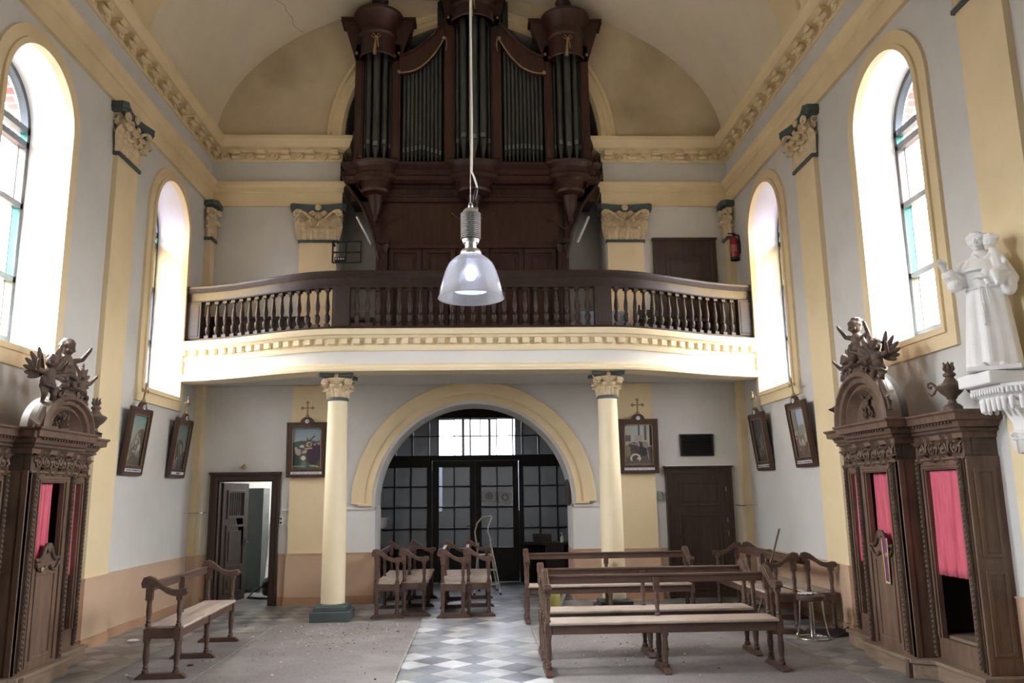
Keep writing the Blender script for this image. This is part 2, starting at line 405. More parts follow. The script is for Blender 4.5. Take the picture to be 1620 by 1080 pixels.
G_LOW_S = glass_mat('pale rose glass', (.58,.53,.53))  # also darkened, so the gallery ends catch less light
G_DIM = glass_mat('dim side glass', (.035,.037,.045))
BOARD = mat('dull dark boards', (.045,.032,.025), (.065,.047,.037), 3, .9)
FRAME = mat('grey green window frame', (.07,.083,.085), (.095,.11,.112), 6, .5)
def frosted():
    m = bpy.data.materials.new('hammered frosted glass'); m.use_nodes = True; N, L = add_nodes(m); N.clear()
    o = N.new('ShaderNodeOutputMaterial'); r = N.new('ShaderNodeBsdfRefraction'); r.inputs['Roughness'].default_value = .17; r.inputs['IOR'].default_value = 1.02; r.inputs['Color'].default_value = (.70,.72,.80,1)
    tr = N.new('ShaderNodeBsdfTranslucent'); tr.inputs['Color'].default_value = (.20,.20,.21,1)
    g = N.new('ShaderNodeBsdfGlossy'); g.inputs['Roughness'].default_value = .12; g.inputs['Color'].default_value = (.9,.9,.92,1)
    df = N.new('ShaderNodeBsdfDiffuse'); df.inputs['Color'].default_value = (.075,.07,.07,1)
    a = N.new('ShaderNodeMixShader'); a.inputs[0].default_value = .22; L.new(r.outputs[0], a.inputs[1]); L.new(tr.outputs[0], a.inputs[2])
    c = N.new('ShaderNodeMixShader'); c.inputs[0].default_value = .45; L.new(a.outputs[0], c.inputs[1]); L.new(df.outputs[0], c.inputs[2])
    d = N.new('ShaderNodeMixShader'); d.inputs[0].default_value = .05; L.new(c.outputs[0], d.inputs[1]); L.new(g.outputs[0], d.inputs[2])
    L.new(d.outputs[0], o.inputs['Surface']); return m
FROST = frosted()
def emit(name, col, st):
    m = bpy.data.materials.new(name); m.use_nodes = True; b = m.node_tree.nodes['Principled BSDF']
    b.inputs['Base Color'].default_value = (*col,1); b.inputs['Emission Color'].default_value = (*col,1); b.inputs['Emission Strength'].default_value = st; return m
def vcol_mat():
    m = mat('painted picture', (.5,.5,.5), None, 1, .35); N, L = add_nodes(m); a = N.new('ShaderNodeAttribute'); a.attribute_name = 'paint'
    L.new(a.outputs['Color'], N['Principled BSDF'].inputs['Base Color']); return m
PAINT = vcol_mat()
# ------------------------------------------------------------------ setting
ZS, ZA = 3.01, 5.40            # window sill, arch spring
RO, RI = .80, .63              # casing outer / opening half width
ZK = 7.44                      # spring of the vault
VA, VB = W-.02, 2.66
def win_loop(yb, r, zb, n=22):
    return [(yb-r, zb)]+[(yb+r*math.cos(PI-PI*k/n), ZA+r*math.sin(PI-PI*k/n)) for k in range(n+1)]+[(yb+r, zb)]

floor = MB(); floor.box(-W-.9, W+.9, YF, 18.2, -.2, 0)
struct(floor.build('floor', FLOOR, smooth=0))

CONF_Y = 7.64
for s, nm in ((-1, 'wall_left'), (1, 'wall_right')):
    b = MB()
    holes = [win_loop(y, RI, ZS)[::-1] for y in BAYS]
    holes.append([(CONF_Y-1.08, .16), (CONF_Y-1.08, 2.1), (CONF_Y+.98, 2.1), (CONF_Y+.98, .16)])
    b.poly([(YF,0), (D,0), (D,ZK+.1), (YF,ZK+.1)], holes, lambda y, z: (s*W, y, z), 0)
    for y in BAYS:
        lp = win_loop(y, RI, ZS)
        def fb(yy, zz): return (s*(W+.46), yy, zz+(.17 if zz < ZS+.01 else 0))
        b.ribbon(lp, lambda yy, zz: (s*W, yy, zz), fb, True, 1)
        lp2 = win_loop(y, RI-.03, ZS+.17)
        b.ribbon(lp2, lambda yy, zz: (s*(W+.50), yy, zz), lambda yy, zz: (s*(W+.62), yy, zz), True, 2)
    w_ = struct(b.build(nm, [GREY, REVEAL, BRICK], smooth=30))
    # recess behind the confessional
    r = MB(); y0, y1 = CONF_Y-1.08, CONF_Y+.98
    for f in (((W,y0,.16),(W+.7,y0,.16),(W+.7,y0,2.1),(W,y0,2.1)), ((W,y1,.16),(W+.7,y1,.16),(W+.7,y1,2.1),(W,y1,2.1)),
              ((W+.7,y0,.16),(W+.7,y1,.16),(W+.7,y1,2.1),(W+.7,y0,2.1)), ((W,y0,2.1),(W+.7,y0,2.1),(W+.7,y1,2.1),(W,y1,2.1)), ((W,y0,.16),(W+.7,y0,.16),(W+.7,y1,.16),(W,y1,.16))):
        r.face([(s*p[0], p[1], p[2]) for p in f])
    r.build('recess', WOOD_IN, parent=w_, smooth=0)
    # dado panel + skirting
    d = MB()
    for a, c in ((YF, 5.6), (6.3, 6.5), (8.69, 9.25), (9.86, 12.45)):
        d.box(min(s*(W-.012), s*W), max(s*(W-.012), s*W), a, c, 0, .735)
        d.box(min(s*(W-.022), s*W), max(s*(W-.022), s*W), a, c, .735, .752)
    d.build('dado', DADO, parent=w_, smooth=0)
    k = MB()
    for a, c in ((YF, 5.6), (6.3, 6.5), (8.69, 9.25), (9.86, 12.45)): k.box(min(s*(W-.026), s*W), max(s*(W-.026), s*W), a, c, 0, .11)
    struct(k.build('baseboard_left' if s < 0 else 'baseboard_right', DADO_D, smooth=0))

# windows
def bar(b, s, y0, y1, z0, z1, mi=0): b.box(min(s*(W+.40), s*(W+.48)), max(s*(W+.40), s*(W+.48)), y0, y1, z0, z1, mi)
wn = 0
for yb in BAYS:
    for s in (-1, 1):
        wn += 1
        root = sroot('window_%d' % wn, (0,0,0))
        c = MB()                                                # moulded casing on the wall face
        lo, li, l2 = win_loop(yb, RO, ZS-.18), win_loop(yb, RI-.012, ZS+.012), win_loop(yb, RI+.045, ZS-.045)
        X = lambda d: s*(W-d)
        c.ribbon(lo, lambda y,z: (X(0),y,z), lambda y,z: (X(.035),y,z))
        c.grid([[(X(.035),*lo[i]), (X(.035),*l2[i]), (X(.06),*l2[i]), (X(.06),*li[i]), (X(-.02),*li[i])] for i in range(len(lo))], closed_u=True)
        c.build('casing', CREAM, parent=root, smooth=25)
        f = MB(); g = MB(); R2 = RI-.005
        fo, fi = win_loop(yb, R2+.02, ZS+.15), win_loop(yb, R2-.05, ZS+.21)
        f.grid([[(s*(W+.48),*fo[i]), (s*(W+.40),*fo[i]), (s*(W+.40),*fi[i]), (s*(W+.48),*fi[i])] for i in range(len(fo))], closed_u=True, closed_v=True)
        for z0, z1 in ((5.40,5.47), (5.245,5.315), (4.58,4.64), (3.79,3.85)): bar(f, s, yb-R2, yb+R2, z0, z1)
        f.build('window_frame', FRAME, parent=root, smooth=25)
        xg = s*(W+.445)
        small = yb > 10
        def pane(y0, y1, z0, z1, mi): g.face([(xg,y0,z0),(xg,y1,z0),(xg,y1,z1),(xg,y0,z1)], mi)
        def bordered(z0, z1, m_edge, m_in):
            e = .075
            pane(yb-R2, yb-R2+e+.04, z0, z1, m_edge); pane(yb+R2-e-.04, yb+R2, z0, z1, m_edge); pane(yb-R2+e+.04, yb+R2-e-.04, z0, z1, m_in)
        arcp = [(yb+R2*math.cos(a*PI/20), 5.47+R2*math.sin(a*PI/20)*.985) for a in range(21)]
        g.face([(xg,*p) for p in arcp], 4)
        bordered(5.31, 5.41, 1, 0)
        bordered(4.63, 5.25, 3 if small else 5, 3 if small else 5)
        bordered(3.84, 4.59, 4 if small else 1, 0)
        bordered(ZS+.16, 3.80, 6 if small else 2, 6 if small else 0)
        g.build('glazing', [G_CLEAR_S, G_TEAL, G_YELL, G_AMBER_S, G_LAV_S, G_PINK_S, G_LOW_S] if small else [G_CLEAR, G_TEAL, G_YELL, G_AMBER, G_FAN, G_PINK, G_CLEAR], parent=root, smooth=0)
        ld = MB()
        for z0, z1 in ((4.63,5.25), (3.84,4.59), (3.17,3.80)):
            for yy in (yb-R2+.115, yb+R2-.115): ld.box(xg-.006, xg+.006, yy-.006, yy+.006, z0, z1)
        ld.build('leading', BLACKM, parent=root, smooth=0)

# end wall (lower arch, two doorways, upper organ niche) --------------------------------------------
def ell_z(x): return ZK+VB*math.sqrt(max(0, 1-(x/VA)**2))
AR, AZ = 1.53, 1.47
UR, UZ, UX = 2.14, 7.44, 2.19
b = MB()
outer = [(-W,0), (W,0), (W,ZK)]+[(VA*math.cos(PI*k/40), ZK+VB*math.sin(PI*k/40)) for k in range(41)]+[(-W,ZK)]
archL = [(-AR,.0)]+arc(0, AZ, AR, PI, 0, 36)+[(AR,.0)]
nicheL = [(-UX,3.80)]+[(-UX,UZ)]+arc(0, UZ, UR, PI, 0, 36)+[(UX,UZ),(UX,3.80)]
DLX0, DLX1, DLZ = -3.92, -3.09, 1.85
# floor-level openings are folded into the outline so the fill stays simple
outl = [(-W,0),(DLX0,0),(DLX0,DLZ),(DLX1,DLZ),(DLX1,0)]+[p for p in archL]+[(W,0),(W,ZK)]+outer[3:-1]+[(-W,ZK)]
b.poly(outl, [nicheL[::-1]], lambda x, z: (x, D, z), 0)
b.ribbon(archL, lambda x, z: (x,D,z), lambda x, z: (x,D+.75,z), False, 0)
b.ribbon(nicheL, lambda x, z: (x,D,z), lambda x, z: (x,D+.62,z), True, 0)
b.poly(nicheL, (), lambda x, z: (x, D+.62, z), 0)
b.ribbon([(DLX0,0),(DLX0,DLZ),(DLX1,DLZ),(DLX1,0)], lambda x, z: (x,D,z), lambda x, z: (x,D+.3,z), False, 0)
# lunette above the entablature shares the vault plaster
wb = struct(b.build('wall_back', [GREY], smooth=20))
lun = MB()
lo_ = [(-W+.03, ZK-.02)]+[(VA*.998*math.cos(PI-PI*k/40), ZK+VB*.998*math.sin(PI-PI*k/40)) for k in range(41)]+[(W-.03, ZK-.02)]
hole = arc(0, UZ, 2.2, PI, 0, 30)
lun_o = lo_+[(2.2, ZK-.02)]+hole[::-1]+[(-2.2, ZK-.02)]
lun.poly(lun_o, (), lambda x, z: (x, D-.012, z)); lun.build('lunette', LUNETTE, parent=wb, smooth=0)
# plinth of the arch piers: pale block up to the white rail, dado below
dd = MB()
for x0, x1 in ((-W+.12, -4.05), (-2.97, -AR), (AR, 2.96), (4.05, W-.12)):
    dd.box(x0, x1, D-.014, D, 0, .735); dd.box(x0, x1, D-.024, D, .735, .752)
for s in (-1, 1): dd.box(min(s*AR, s*(AR-.014)), max(s*AR, s*(AR-.014)), D, D+.74, 0, .735)
for s in (-1, 1):
    dd.box(min(s*2.24,s*2.85), max(s*2.24,s*2.85), D-.075, D-.014, 0, .735); dd.box(min(s*2.23,s*2.86), max(s*2.23,s*2.86), D-.085, D-.014, .735, .752)
dd.build('dado', DADO, parent=wb, smooth=0)
kk = MB()
for x0, x1 in ((-W+.17, -4.05), (-2.97, -2.86), (-2.86,-2.23), (-2.23,-AR), (AR, 2.23),(2.23,2.86), (2.86,2.96), (4.05, W-.17)):
    p = .095 if abs(abs((x0+x1)/2)-2.545) < .01 else .03
    kk.box(x0, x1, D-p, D, 0, .12)
struct(kk.build('baseboard_back', DADO_D, smooth=0))
pp_ = MB()
for s in (-1,1):
    pp_.box(min(s*AR,s*2.2), max(s*AR,s*2.2), D-.008, D, .752, 1.385); pp_.box(min(s*AR, s*(AR-.008)), max(s*AR, s*(AR-.008)), D-.008, D+.74, .752, 1.385)
pp_.build('pier_panel', PALE, parent=wb, smooth=0)
rl = MB()
for x0, x1 in ((-2.95,-AR+.02), (AR-.02, 2.2)): rl.box(x0, x1, D-.03, D-.002, 1.385, 1.425)
for s in (-1,1): rl.box(min(s*(AR-.02), s*AR), max(s*(AR-.02), s*AR), D-.03, D+.5, 1.385, 1.425)
struct(rl.build('trim_1', PALE, smooth=0))

# moulded arch round the lower opening
a = MB()
prof = [(.17,0), (.165,.025), (.20,.04), (.26,.045), (.30,.06), (.345,.06), (.36,.035), (.36,0)]
a.grid([[((AR+q)*math.cos(t), D-h, AZ+(AR+q)*math.sin(t)) for q, h in [(.05,0),(.05,.02)]+prof] for t in [PI-PI*k/44 for k in range(45)]])
for s in (-1, 1): a.box(min(s*(AR+.04), s*(AR+.25)), max(s*(AR+.04), s*(AR+.25)), D-.065, D, AZ-.035, AZ)
struct(a.build('trim_2', CREAM, smooth=30))
# moulded arch round the organ niche
a = MB()
prof = [(-.02,0),(-.02,.06),(.03,.10),(.10,.10),(.13,.07),(.19,.07),(.22,.10),(.27,.08),(.29,.0)]
a.grid([[((UR+q)*math.cos(t), D-h-.012, UZ+(UR+q)*math.sin(t)) for q, h in prof] for t in [PI-PI*k/44 for k in range(45)]])
struct(a.build('trim_3', CREAM, smooth=30))

# entablature: along a side wall, round the corner, and to the edge of the organ niche
P_ARC = [(0,6.27),(.05,6.27),(.05,6.49),(.075,6.50),(.075,6.57),(.11,6.60),(.13,6.645),(.13,6.665),(0,6.69)]
P_COR = [(0,7.19),(.07,7.19),(.09,7.22),(.17,7.25),(.20,7.34),(.225,7.37),(.225,7.43),(0,7.46)]
for s, nm in ((-1,'trim_4'), (1,'trim_5')):
    path = [(s*W, YF), (s*W, D), (s*2.19, D), (s*2.19, D+.5)]
    sd = 1 if s < 0 else -1
    e = MB(); e.sweep(P_ARC, path, sd, mi=0); e.sweep(P_COR, path, sd, mi=0); e.sweep([(0,7.055),(.02,7.055),(.035,7.075),(.035,7.19),(0,7.19)], path, sd, mi=0)
    root = sroot(nm)
    e.build('cornice', CREAM, parent=root, smooth=25)
    m = MB()
    def unit(M):
        u = MB(); u.box(-.045,.045,-.12,-.03,7.10,7.195); u.box(-.062,.062,-.175,-.03,7.165,7.195); u.cap2((-.05,-.115,7.095),(.05,-.115,7.095),.034,.034,10); u.cap2((-.05,-.155,7.150),(.05,-.155,7.150),.022,.022,8)
        m.add(u, M)
    def rose(M):
        u = MB(); u.lathe([(.068,0),(.068,.028),(.052,.040),(.040,.018),(.024,.020),(.018,.045),(0.001,.050)], n=14, axis='y')
        m.add(u, M @ Matrix.Translation((0,-.034,7.13)) @ Matrix.Scale(-1, 4, (0,1,0)))
    n = int((D-YF)/.36)
    for k in range(n):
        y = D-.25-k*.36
        Mx = Matrix.Translation((s*W, y, 0)) @ Matrix.Rotation(PI/2 if s < 0 else -PI/2, 4, 'Z')
        unit(Mx); rose(Mx @ Matrix.Translation((.18*(1 if s<0 else -1),0,0)))
    for k in range(5):
        x = s*(2.27+k*.40); unit(Matrix.Translation((x, D, 0))); rose(Matrix.Translation((x+s*.20, D, 0)))
    m.build('modillion', CREAM, parent=root, smooth=30)

# pilasters ----------------------------------------------------------------------------------------
def leaf(w, h, curl, lob=5, dep=.0):
    """an acanthus leaf standing on z=0, growing up, tip curling toward -y"""
    g = []; nu, nv = 9, 11
    for j in range(nv):
        t = j/(nv-1); row = []
        z = h*min(t, .78)/.78*.92 if t <= .78 else h*(.92+.08*math.sin((t-.78)/.22*PI))-h*.16*max(0,(t-.86)/.14)
        out = curl*(.12*t+ (0 if t < .55 else ((t-.55)/.45)**1.6))
        ww = w*(.55+.6*math.sin(min(t*1.15,1)*PI*.62))*(1-.75*max(0,(t-.72)/.28)**2)
        ww *= 1+.17*math.sin(t*lob*2*PI)
        for i in range(nu):
            q = 2*i/(nu-1)-1
            row.append((q*ww/2, -out-.018*math.cos(q*PI*1.0)*1.2-.012*abs(math.cos(q*2.5*PI))+dep*q*q, z-.05*h*abs(q)*t))
        g.append(row)
    return MB().grid(g)
def spiral(c, r0, turns, rad, plane='xz', flip=1, n=22):
    p = []
    for k in range(n+1):
        t = k/n; a = t*turns*2*PI; r = r0*(1-.82*t)
        q = (flip*r*math.cos(a), r*math.sin(a)); p.append((c[0]+(q[0] if plane == 'xz' else 0), c[1]+(0 if plane == 'xz' else q[0]), c[2]+q[1]))
    return MB().tube(p, [rad*(1-.5*k/n) for k in range(n+1)], 6)
def cap_face(hw, h, hwt):
    """ornament of one face of a Corinthian capital: local x across, -y outward, z up from the necking"""
    m = MB()
    for x in (-hw*.62, 0, hw*.62): m.add(leaf(hw*.66, h*.36, .105), Matrix.Translation((x, -.005, 0)))
    for x in (-hw*.95, -hw*.32, hw*.32, hw*.95): m.add(leaf(hw*.58, h*.60, .125), Matrix.Translation((x, .005, 0)))
    m.add(leaf(hw*.5, h*.74, .09), Matrix.Translation((0, .012, 0)))
    for f in (-1, 1):
        m.tube([(f*hw*.25,-.02,h*.45),(f*hw*.42,-.04,h*.62),(f*hw*.75,-.065,h*.77),(f*hw*1.02,-.09,h*.82)], [.016,.02,.022,.022], 6)
        m.add(spiral((f*hw*1.12,-.10,h*.72), .062, 1.6, .022, 'xz', -f))
        m.add(spiral((f*hw*.30,-.055,h*.74), .042, 1.5, .016, 'xz', f))
        m.ell((f*hw*1.16,-.095,h*.55), (.03,.035,.028), 8, 6)
    return m
def capital(parent, hw, h, sides, z, depth, tz):
    """pilaster capital at local origin: necking, bell, leaves, abacus"""
    nk = MB().box(-hw-.025, hw+.025, -depth-.03, 0, z-.045, z); nk.build('necking', TEAL, parent=parent, bevel=.008)
    bl = MB(); bl.grid([[(-hw*k, 0, zz), (-hw*k, -depth*k2, zz), (hw*k, -depth*k2, zz), (hw*k, 0, zz)] for zz, k, k2 in ((z,.97,.9),(z+h*.5,.98,1.0),(z+h*.86,1.12,1.5))]); bl.build('bell', PLASTER, parent=parent)
    m = MB(); m.add(cap_face(hw, h, hw), Matrix.Translation((0,-depth,z)))
    for s in (-1,1):
        u = MB(); u.add(leaf(depth*1.2, h*.5, .05)); u.add(leaf(depth*1.3, h*.75, .06), Matrix.Translation((0,.01,0))); u.add(spiral((0.0,-.06,h*.72), .06, 1.6, .02))
        m.add(u, Matrix.Translation((s*hw, -depth*.45, z)) @ Matrix.Rotation(s*PI/2, 4, 'Z'))
    m.build('acanthus', PLASTER, parent=parent, smooth=50)
    t = hw+.15; d2 = depth+.13
    pts = [(-t,0),(-t,-d2+.05),(-t+.05,-d2)]+[(-t+.05+(2*t-.1)*k/10, -d2+.075*math.sin(PI*k/10)) for k in range(1,10)]+[(t-.05,-d2),(t,-d2+.05),(t,0)]
    ab = MB(); ab.prism(pts, 'z', z+h*.86, z+h*1.0); ab.prism([(p[0]*.97, p[1]*.95) for p in pts], 'z', z+h*.80, z+h*.86); ab.build('abacus', TEAL, parent=parent, smooth=25)
    rs = MB(); rs.lathe([(.055,0),(.05,.02),(.03,.03),(.02,.045),(.001,.048)], n=12, axis='y'); o = rs.build('rosette', PLASTER, parent=parent, loc=(0,-d2+.07,z+h*.92), rot=(0,0,PI)); return o
tn = 6
def pilaster(x, y, rz, hw, depth, z0, zc, dado, capit=True):
    global tn
    r = sroot('trim_%d' % tn, (x, y, 0)); tn += 1; r.rotation_euler = (0,0,rz)
    s_ = MB().box(-hw, hw, -depth, 0, z0, zc-.04); s_.build('shaft', CREAM, parent=r, smooth=0)
    if dado:
        d = MB().box(-hw-.022, hw+.022, -depth-.022, 0, 0, .735); d.box(-hw-.03, hw+.03, -depth-.03, 0, .735, .752); d.build('dado', DADO, parent=r, smooth=0)
        k = MB().box(-hw-.035, hw+.035, -depth-.035, 0, 0, .12); k.build('skirting', DADO_D, parent=r, smooth=0)
    if capit: capital(r, hw, .585, True, zc, depth, 0)
    return r
for y in (9.555, 5.95, 2.3, -1.3):
    for s in (-1, 1): pilaster(s*W, y, PI/2 if s < 0 else -PI/2, .29, .06, .75, 5.685, True)
for s in (-1, 1):
    pilaster(s*2.51, D, 0, .30, .06, 3.8, 5.68, False)
    pilaster(s*2.545, D, 0, .285, .05, .75, 3.34, False, False)
# corner strips with a half capital
for s in (-1, 1):
    r = sroot('trim_%d' % tn, (s*W, D, 0)); tn += 1
    X = lambda a, c: (min(s*a, s*c), max(s*a, s*c))
    sh = MB(); sh.box(*X(-.11, 0), -.21, 0, .75, 5.65); sh.build('shaft', CREAM, parent=r, smooth=0)
    dp = MB(); dp.box(*X(-.125, 0), -.225, 0, 0, .735); dp.box(*X(-.133, 0), -.233, 0, .735, .752); dp.build('dado', DADO, parent=r, smooth=0)
    nk = MB(); nk.box(*X(-.14, 0), -.24, 0, 5.64, 5.685); nk.build('necking', TEAL, parent=r, smooth=0)
    bl = MB(); bl.box(*X(-.11, 0), -.21, 0, 5.685, 6.19); bl.build('bell', PLASTER, parent=r)
    m = MB()
    for q in (.3,.55,.8): m.add(leaf(.13, .5*q/.8, .08), Matrix.Translation((-s*.06,-.21+.0,5.685)))
    for yy in (-.16, -.05): m.add(leaf(.12,.3,.07), Matrix.Translation((-s*.11,yy,5.685)) @ Matrix.Rotation(-s*PI/2,4,'Z')); 
    m.add(leaf(.16,.5,.08), Matrix.Translation((-s*.11,-.11,5.685)) @ Matrix.Rotation(-s*PI/2,4,'Z'))
    m.add(spiral((-s*.10,-.27,6.10),.055,1.5,.024)); m.ell((-s*.09,-.26,6.02),(.05,.045,.045)); m.add(spiral((-s*.15,-.20,6.10),.05,1.5,.022,'yz'))
    m.build('acanthus', PLASTER, parent=r, smooth=50)
    ab = MB(); ab.prism([(0,0),(0,-.32),(-s*.15,-.34),(-s*.22,-.27),(-s*.20,0)], 'z', 6.19, 6.275); ab.build('abacus', TEAL, parent=r, smooth=0)

# vault -------------------------------------------------------------------------------------------
v = MB(); n = 48
v.grid([[(VA*math.cos(PI*k/n), y, ZK-.04+VB*math.sin(PI*k/n)) for k in range(n+1)] for y in [YF+(D-YF)*j/24 for j in range(25)]])
ce = struct(v.build('ceiling', VAULT, smooth=60))
for i, y in enumerate((9.555, 5.95, 2.3, -1.3)):
    q = MB()
    rows = []
    for k in range(n+1):
        c_, s_ = math.cos(PI*k/n), math.sin(PI*k/n)
        rows.append([((VA-d)*c_, yy, ZK-.04+(VB-d)*s_) for yy, d in ((y-.29,0),(y-.29,.05),(y-.24,.06),(y+.24,.06),(y+.29,.05),(y+.29,0))])
    q.grid(rows); q.build('rib', CREAM, parent=ce, smooth=30)
f = MB(); f.face([(-W-.1,YF,0),(W+.1,YF,0),(W+.1,YF,10.3),(-W-.1,YF,10.3)]); struct(f.build('wall_front', GREY, smooth=0))

# organ niche upper seal and gallery void are closed by the niche; back rooms ------------------------
# side room behind the left doorway
r = MB(); X0, X1, Y0, Y1, H = -5.2, -2.45, D+.3, 16.2, 2.7
r.face([(X0,Y1,0),(X1,Y1,0),(X1,Y1,H),(X0,Y1,H)]); r.face([(X0,Y0,0),(X0,Y1,0),(X0,Y1,H),(X0,Y0,H)]); r.face([(X1,Y0,0),(X1,Y1,0),(X1,Y1,H),(X1,Y0,H)])
r.face([(X0,Y0,H),(X1,Y0,H),(X1,Y1,H),(X0,Y1,H)])
r.poly([(X0,0),(DLX0,0),(DLX0,DLZ),(DLX1,DLZ),(DLX1,0),(X1,0),(X1,H),(X0,H)], (), lambda x, z: (x, Y0, z))
struct(r.build('wall_sacristy', TILE_IN, smooth=0))
# narthex walls and ceiling
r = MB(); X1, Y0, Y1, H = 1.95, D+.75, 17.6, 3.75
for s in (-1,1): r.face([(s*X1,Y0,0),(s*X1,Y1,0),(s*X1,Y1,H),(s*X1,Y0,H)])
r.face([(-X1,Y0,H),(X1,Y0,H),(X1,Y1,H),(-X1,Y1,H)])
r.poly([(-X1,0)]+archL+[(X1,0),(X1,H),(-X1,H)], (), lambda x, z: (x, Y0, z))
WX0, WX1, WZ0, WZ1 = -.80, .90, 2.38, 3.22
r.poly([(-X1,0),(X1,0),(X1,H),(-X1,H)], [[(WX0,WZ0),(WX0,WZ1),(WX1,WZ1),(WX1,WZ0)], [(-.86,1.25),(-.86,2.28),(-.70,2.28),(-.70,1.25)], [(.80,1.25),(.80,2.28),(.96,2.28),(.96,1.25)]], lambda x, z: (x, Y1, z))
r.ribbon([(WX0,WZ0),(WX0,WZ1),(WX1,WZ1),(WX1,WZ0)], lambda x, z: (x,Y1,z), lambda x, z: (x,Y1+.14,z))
struct(r.build('wall_narthex', mat('darkened narthex paint', (.10,.092,.082), (.14,.13,.115), 2, .8), smooth=0))  # wall colour darkened so the porch looks unlit through the panes
wn += 1
fw = sroot('window_%d' % wn); f = MB()
for x in (WX0, -.25, .32, WX1): f.box(x-.03, x+.03, Y1+.02, Y1+.08, WZ0, WZ1)
for z in (WZ0, WZ1): f.box(WX0, WX1, Y1+.02, Y1+.08, z-.03, z+.03)
f.build('window_frame', BLACKW, parent=fw, smooth=0)
g = MB().face([(WX0,Y1+.05,WZ0),(WX1,Y1+.05,WZ0),(WX1,Y1+.05,WZ1),(WX0,Y1+.05,WZ1)]); g.build('glazing', G_CLEAR, parent=fw, smooth=0)
g = MB()
for xa, xb in ((-.86,-.70),(.80,.96)): g.face([(xa,Y1+.03,1.25),(xb,Y1+.03,1.25),(xb,Y1+.03,2.28),(xa,Y1+.03,2.28)])
g.build('side_lights', G_DIM, parent=fw, smooth=0)

# glazed draught screen in the arch: panes in a black timber frame ------------------------------------
YS = 15.45
colsT = [(-1.78,-1.50),(-1.475,-1.18),(-1.155,-.865),(-.85,-.69),(-.67,-.39),(-.37,-.095),(-.065,.10),(.12,.41),(.43,.71),(.735,.89),(.91,1.20),(1.225,1.51),(1.535,1.80)]
rowsT = [(2.32,2.67),(2.69,3.02)]
rowsD = [(.62,.965),(.985,1.355),(1.375,1.735),(1.755,2.10)]
def sash(parent, cols, rows, x0, x1, z0, z1, y=YS, nm='frame'):
    holes = [[(a,c),(a,d),(b_,d),(b_,c)] for a, b_ in cols for c, d in rows]
    m = MB().prism([(x0,z0),(x1,z0),(x1,z1),(x0,z1)], 'y', y-.03, y+.03, 0, holes); m.build(nm, BLACKW, parent=parent, smooth=0)
    g = MB()
    for a, b_ in cols:
        for c, d in rows: g.face([(a-.004,y,c-.004),(b_+.004,y,c-.004),(b_+.004,y,d+.004),(a-.004,y,d+.004)])
    g.build('glazing', FROST, parent=parent, smooth=0)
scr = sroot('door_1', label='black timber glazed screen filling the arch under the gallery')
sash(scr, colsT, rowsT, -1.95, 1.95, 2.22, 3.75, nm='transom')
sash(scr, [(-1.78,-1.50),(-1.48,-1.20),(-1.175,-.89)], rowsD, -1.95, -.80, 0, 2.22, nm='side_panel')
sash(scr, [(.91,1.20),(1.23,1.53),(1.555,1.80)], rowsD, .83, 1.95, 0, 2.22, nm='side_panel')
sash(scr, [(-.67,-.39),(-.37,-.09)], rowsD, -.79, 0.005, .01, 2.21, y=YS-.005, nm='door_leaf')
sash(scr, [(.12,.41),(.43,.71)], rowsD, .015, .82, .01, 2.21, y=YS-.005, nm='door_leaf')
h = MB(); h.tube([(-.03,YS-.04,1.02),(-.03,YS-.10,1.02),(-.16,YS-.10,1.02)], .010, 6); h.build('door_handle', BLACKM, parent=scr)
# ------------------------------------------------------------------ gallery, balustrade, columns
YG = 10.95
_kx = [0,1.85,2.05,2.3,2.75,3.1,3.5,3.9,4.15,4.40]; _ky = [0,0,.02,.09,.29,.48,.68,.82,.87,.88]
def gy(x):
    x = abs(x)
    for i in range(len(_kx)-1):
        if x <= _kx[i+1]:
            t = (x-_kx[i])/(_kx[i+1]-_kx[i]); return YG+_ky[i]+(_ky[i+1]-_ky[i])*(t*t*(3-2*t)*.25+t*.75)
    return YG+_ky[-1]
def gsm(x): return sum(gy(x+d)*w for d, w in ((-.16,1),(-.08,2),(0,3),(.08,2),(.16,1)))/9
XE = W-.005
gpath = [(-XE+2*XE*k/96, gsm(-XE+2*XE*k/96)) for k in range(97)]
gal = thing('gallery', 'cream and pale grey serpentine gallery spanning the end of the nave', 'balcony', (0, 12.0, 3.25))
LOC = Vector((0, 12.0, 3.25))
def gl(path): return [(p[0], p[1]-12.0) for p in path]
gp = gl(gpath)
fl = MB(); fl.prism([(p[0], p[1]+.03) for p in gp]+[(XE, D-12.0-.02), (-XE, D-12.0-.02)], 'z', .06, .575); fl.build('floor_slab', GREY, parent=gal, smooth=0)
c = MB()
c.sweep([(-.30,0),(.10,0),(.105,.03),(.075,.045),(.075,.08),(.03,.105),(.02,.11),(-.1,.11),(-.3,.06)], gp, 1)
c.build('lower_moulding', CREAM_L, parent=gal, smooth=30)
c = MB(); c.sweep([(-.05,.11),(.012,.11),(.012,.285),(-.05,.285)], gp, 1); c.build('fascia', PALE, parent=gal, smooth=30)
c = MB(); c.sweep([(-.05,.285),(.035,.285),(.045,.31),(.045,.355),(.03,.36),(.03,.45),(.075,.46),(.09,.49),(.125,.50),(.135,.565),(.12,.58),(-.05,.60)], gp, 1); c.build('cornice', CREAM_L, parent=gal, smooth=30)
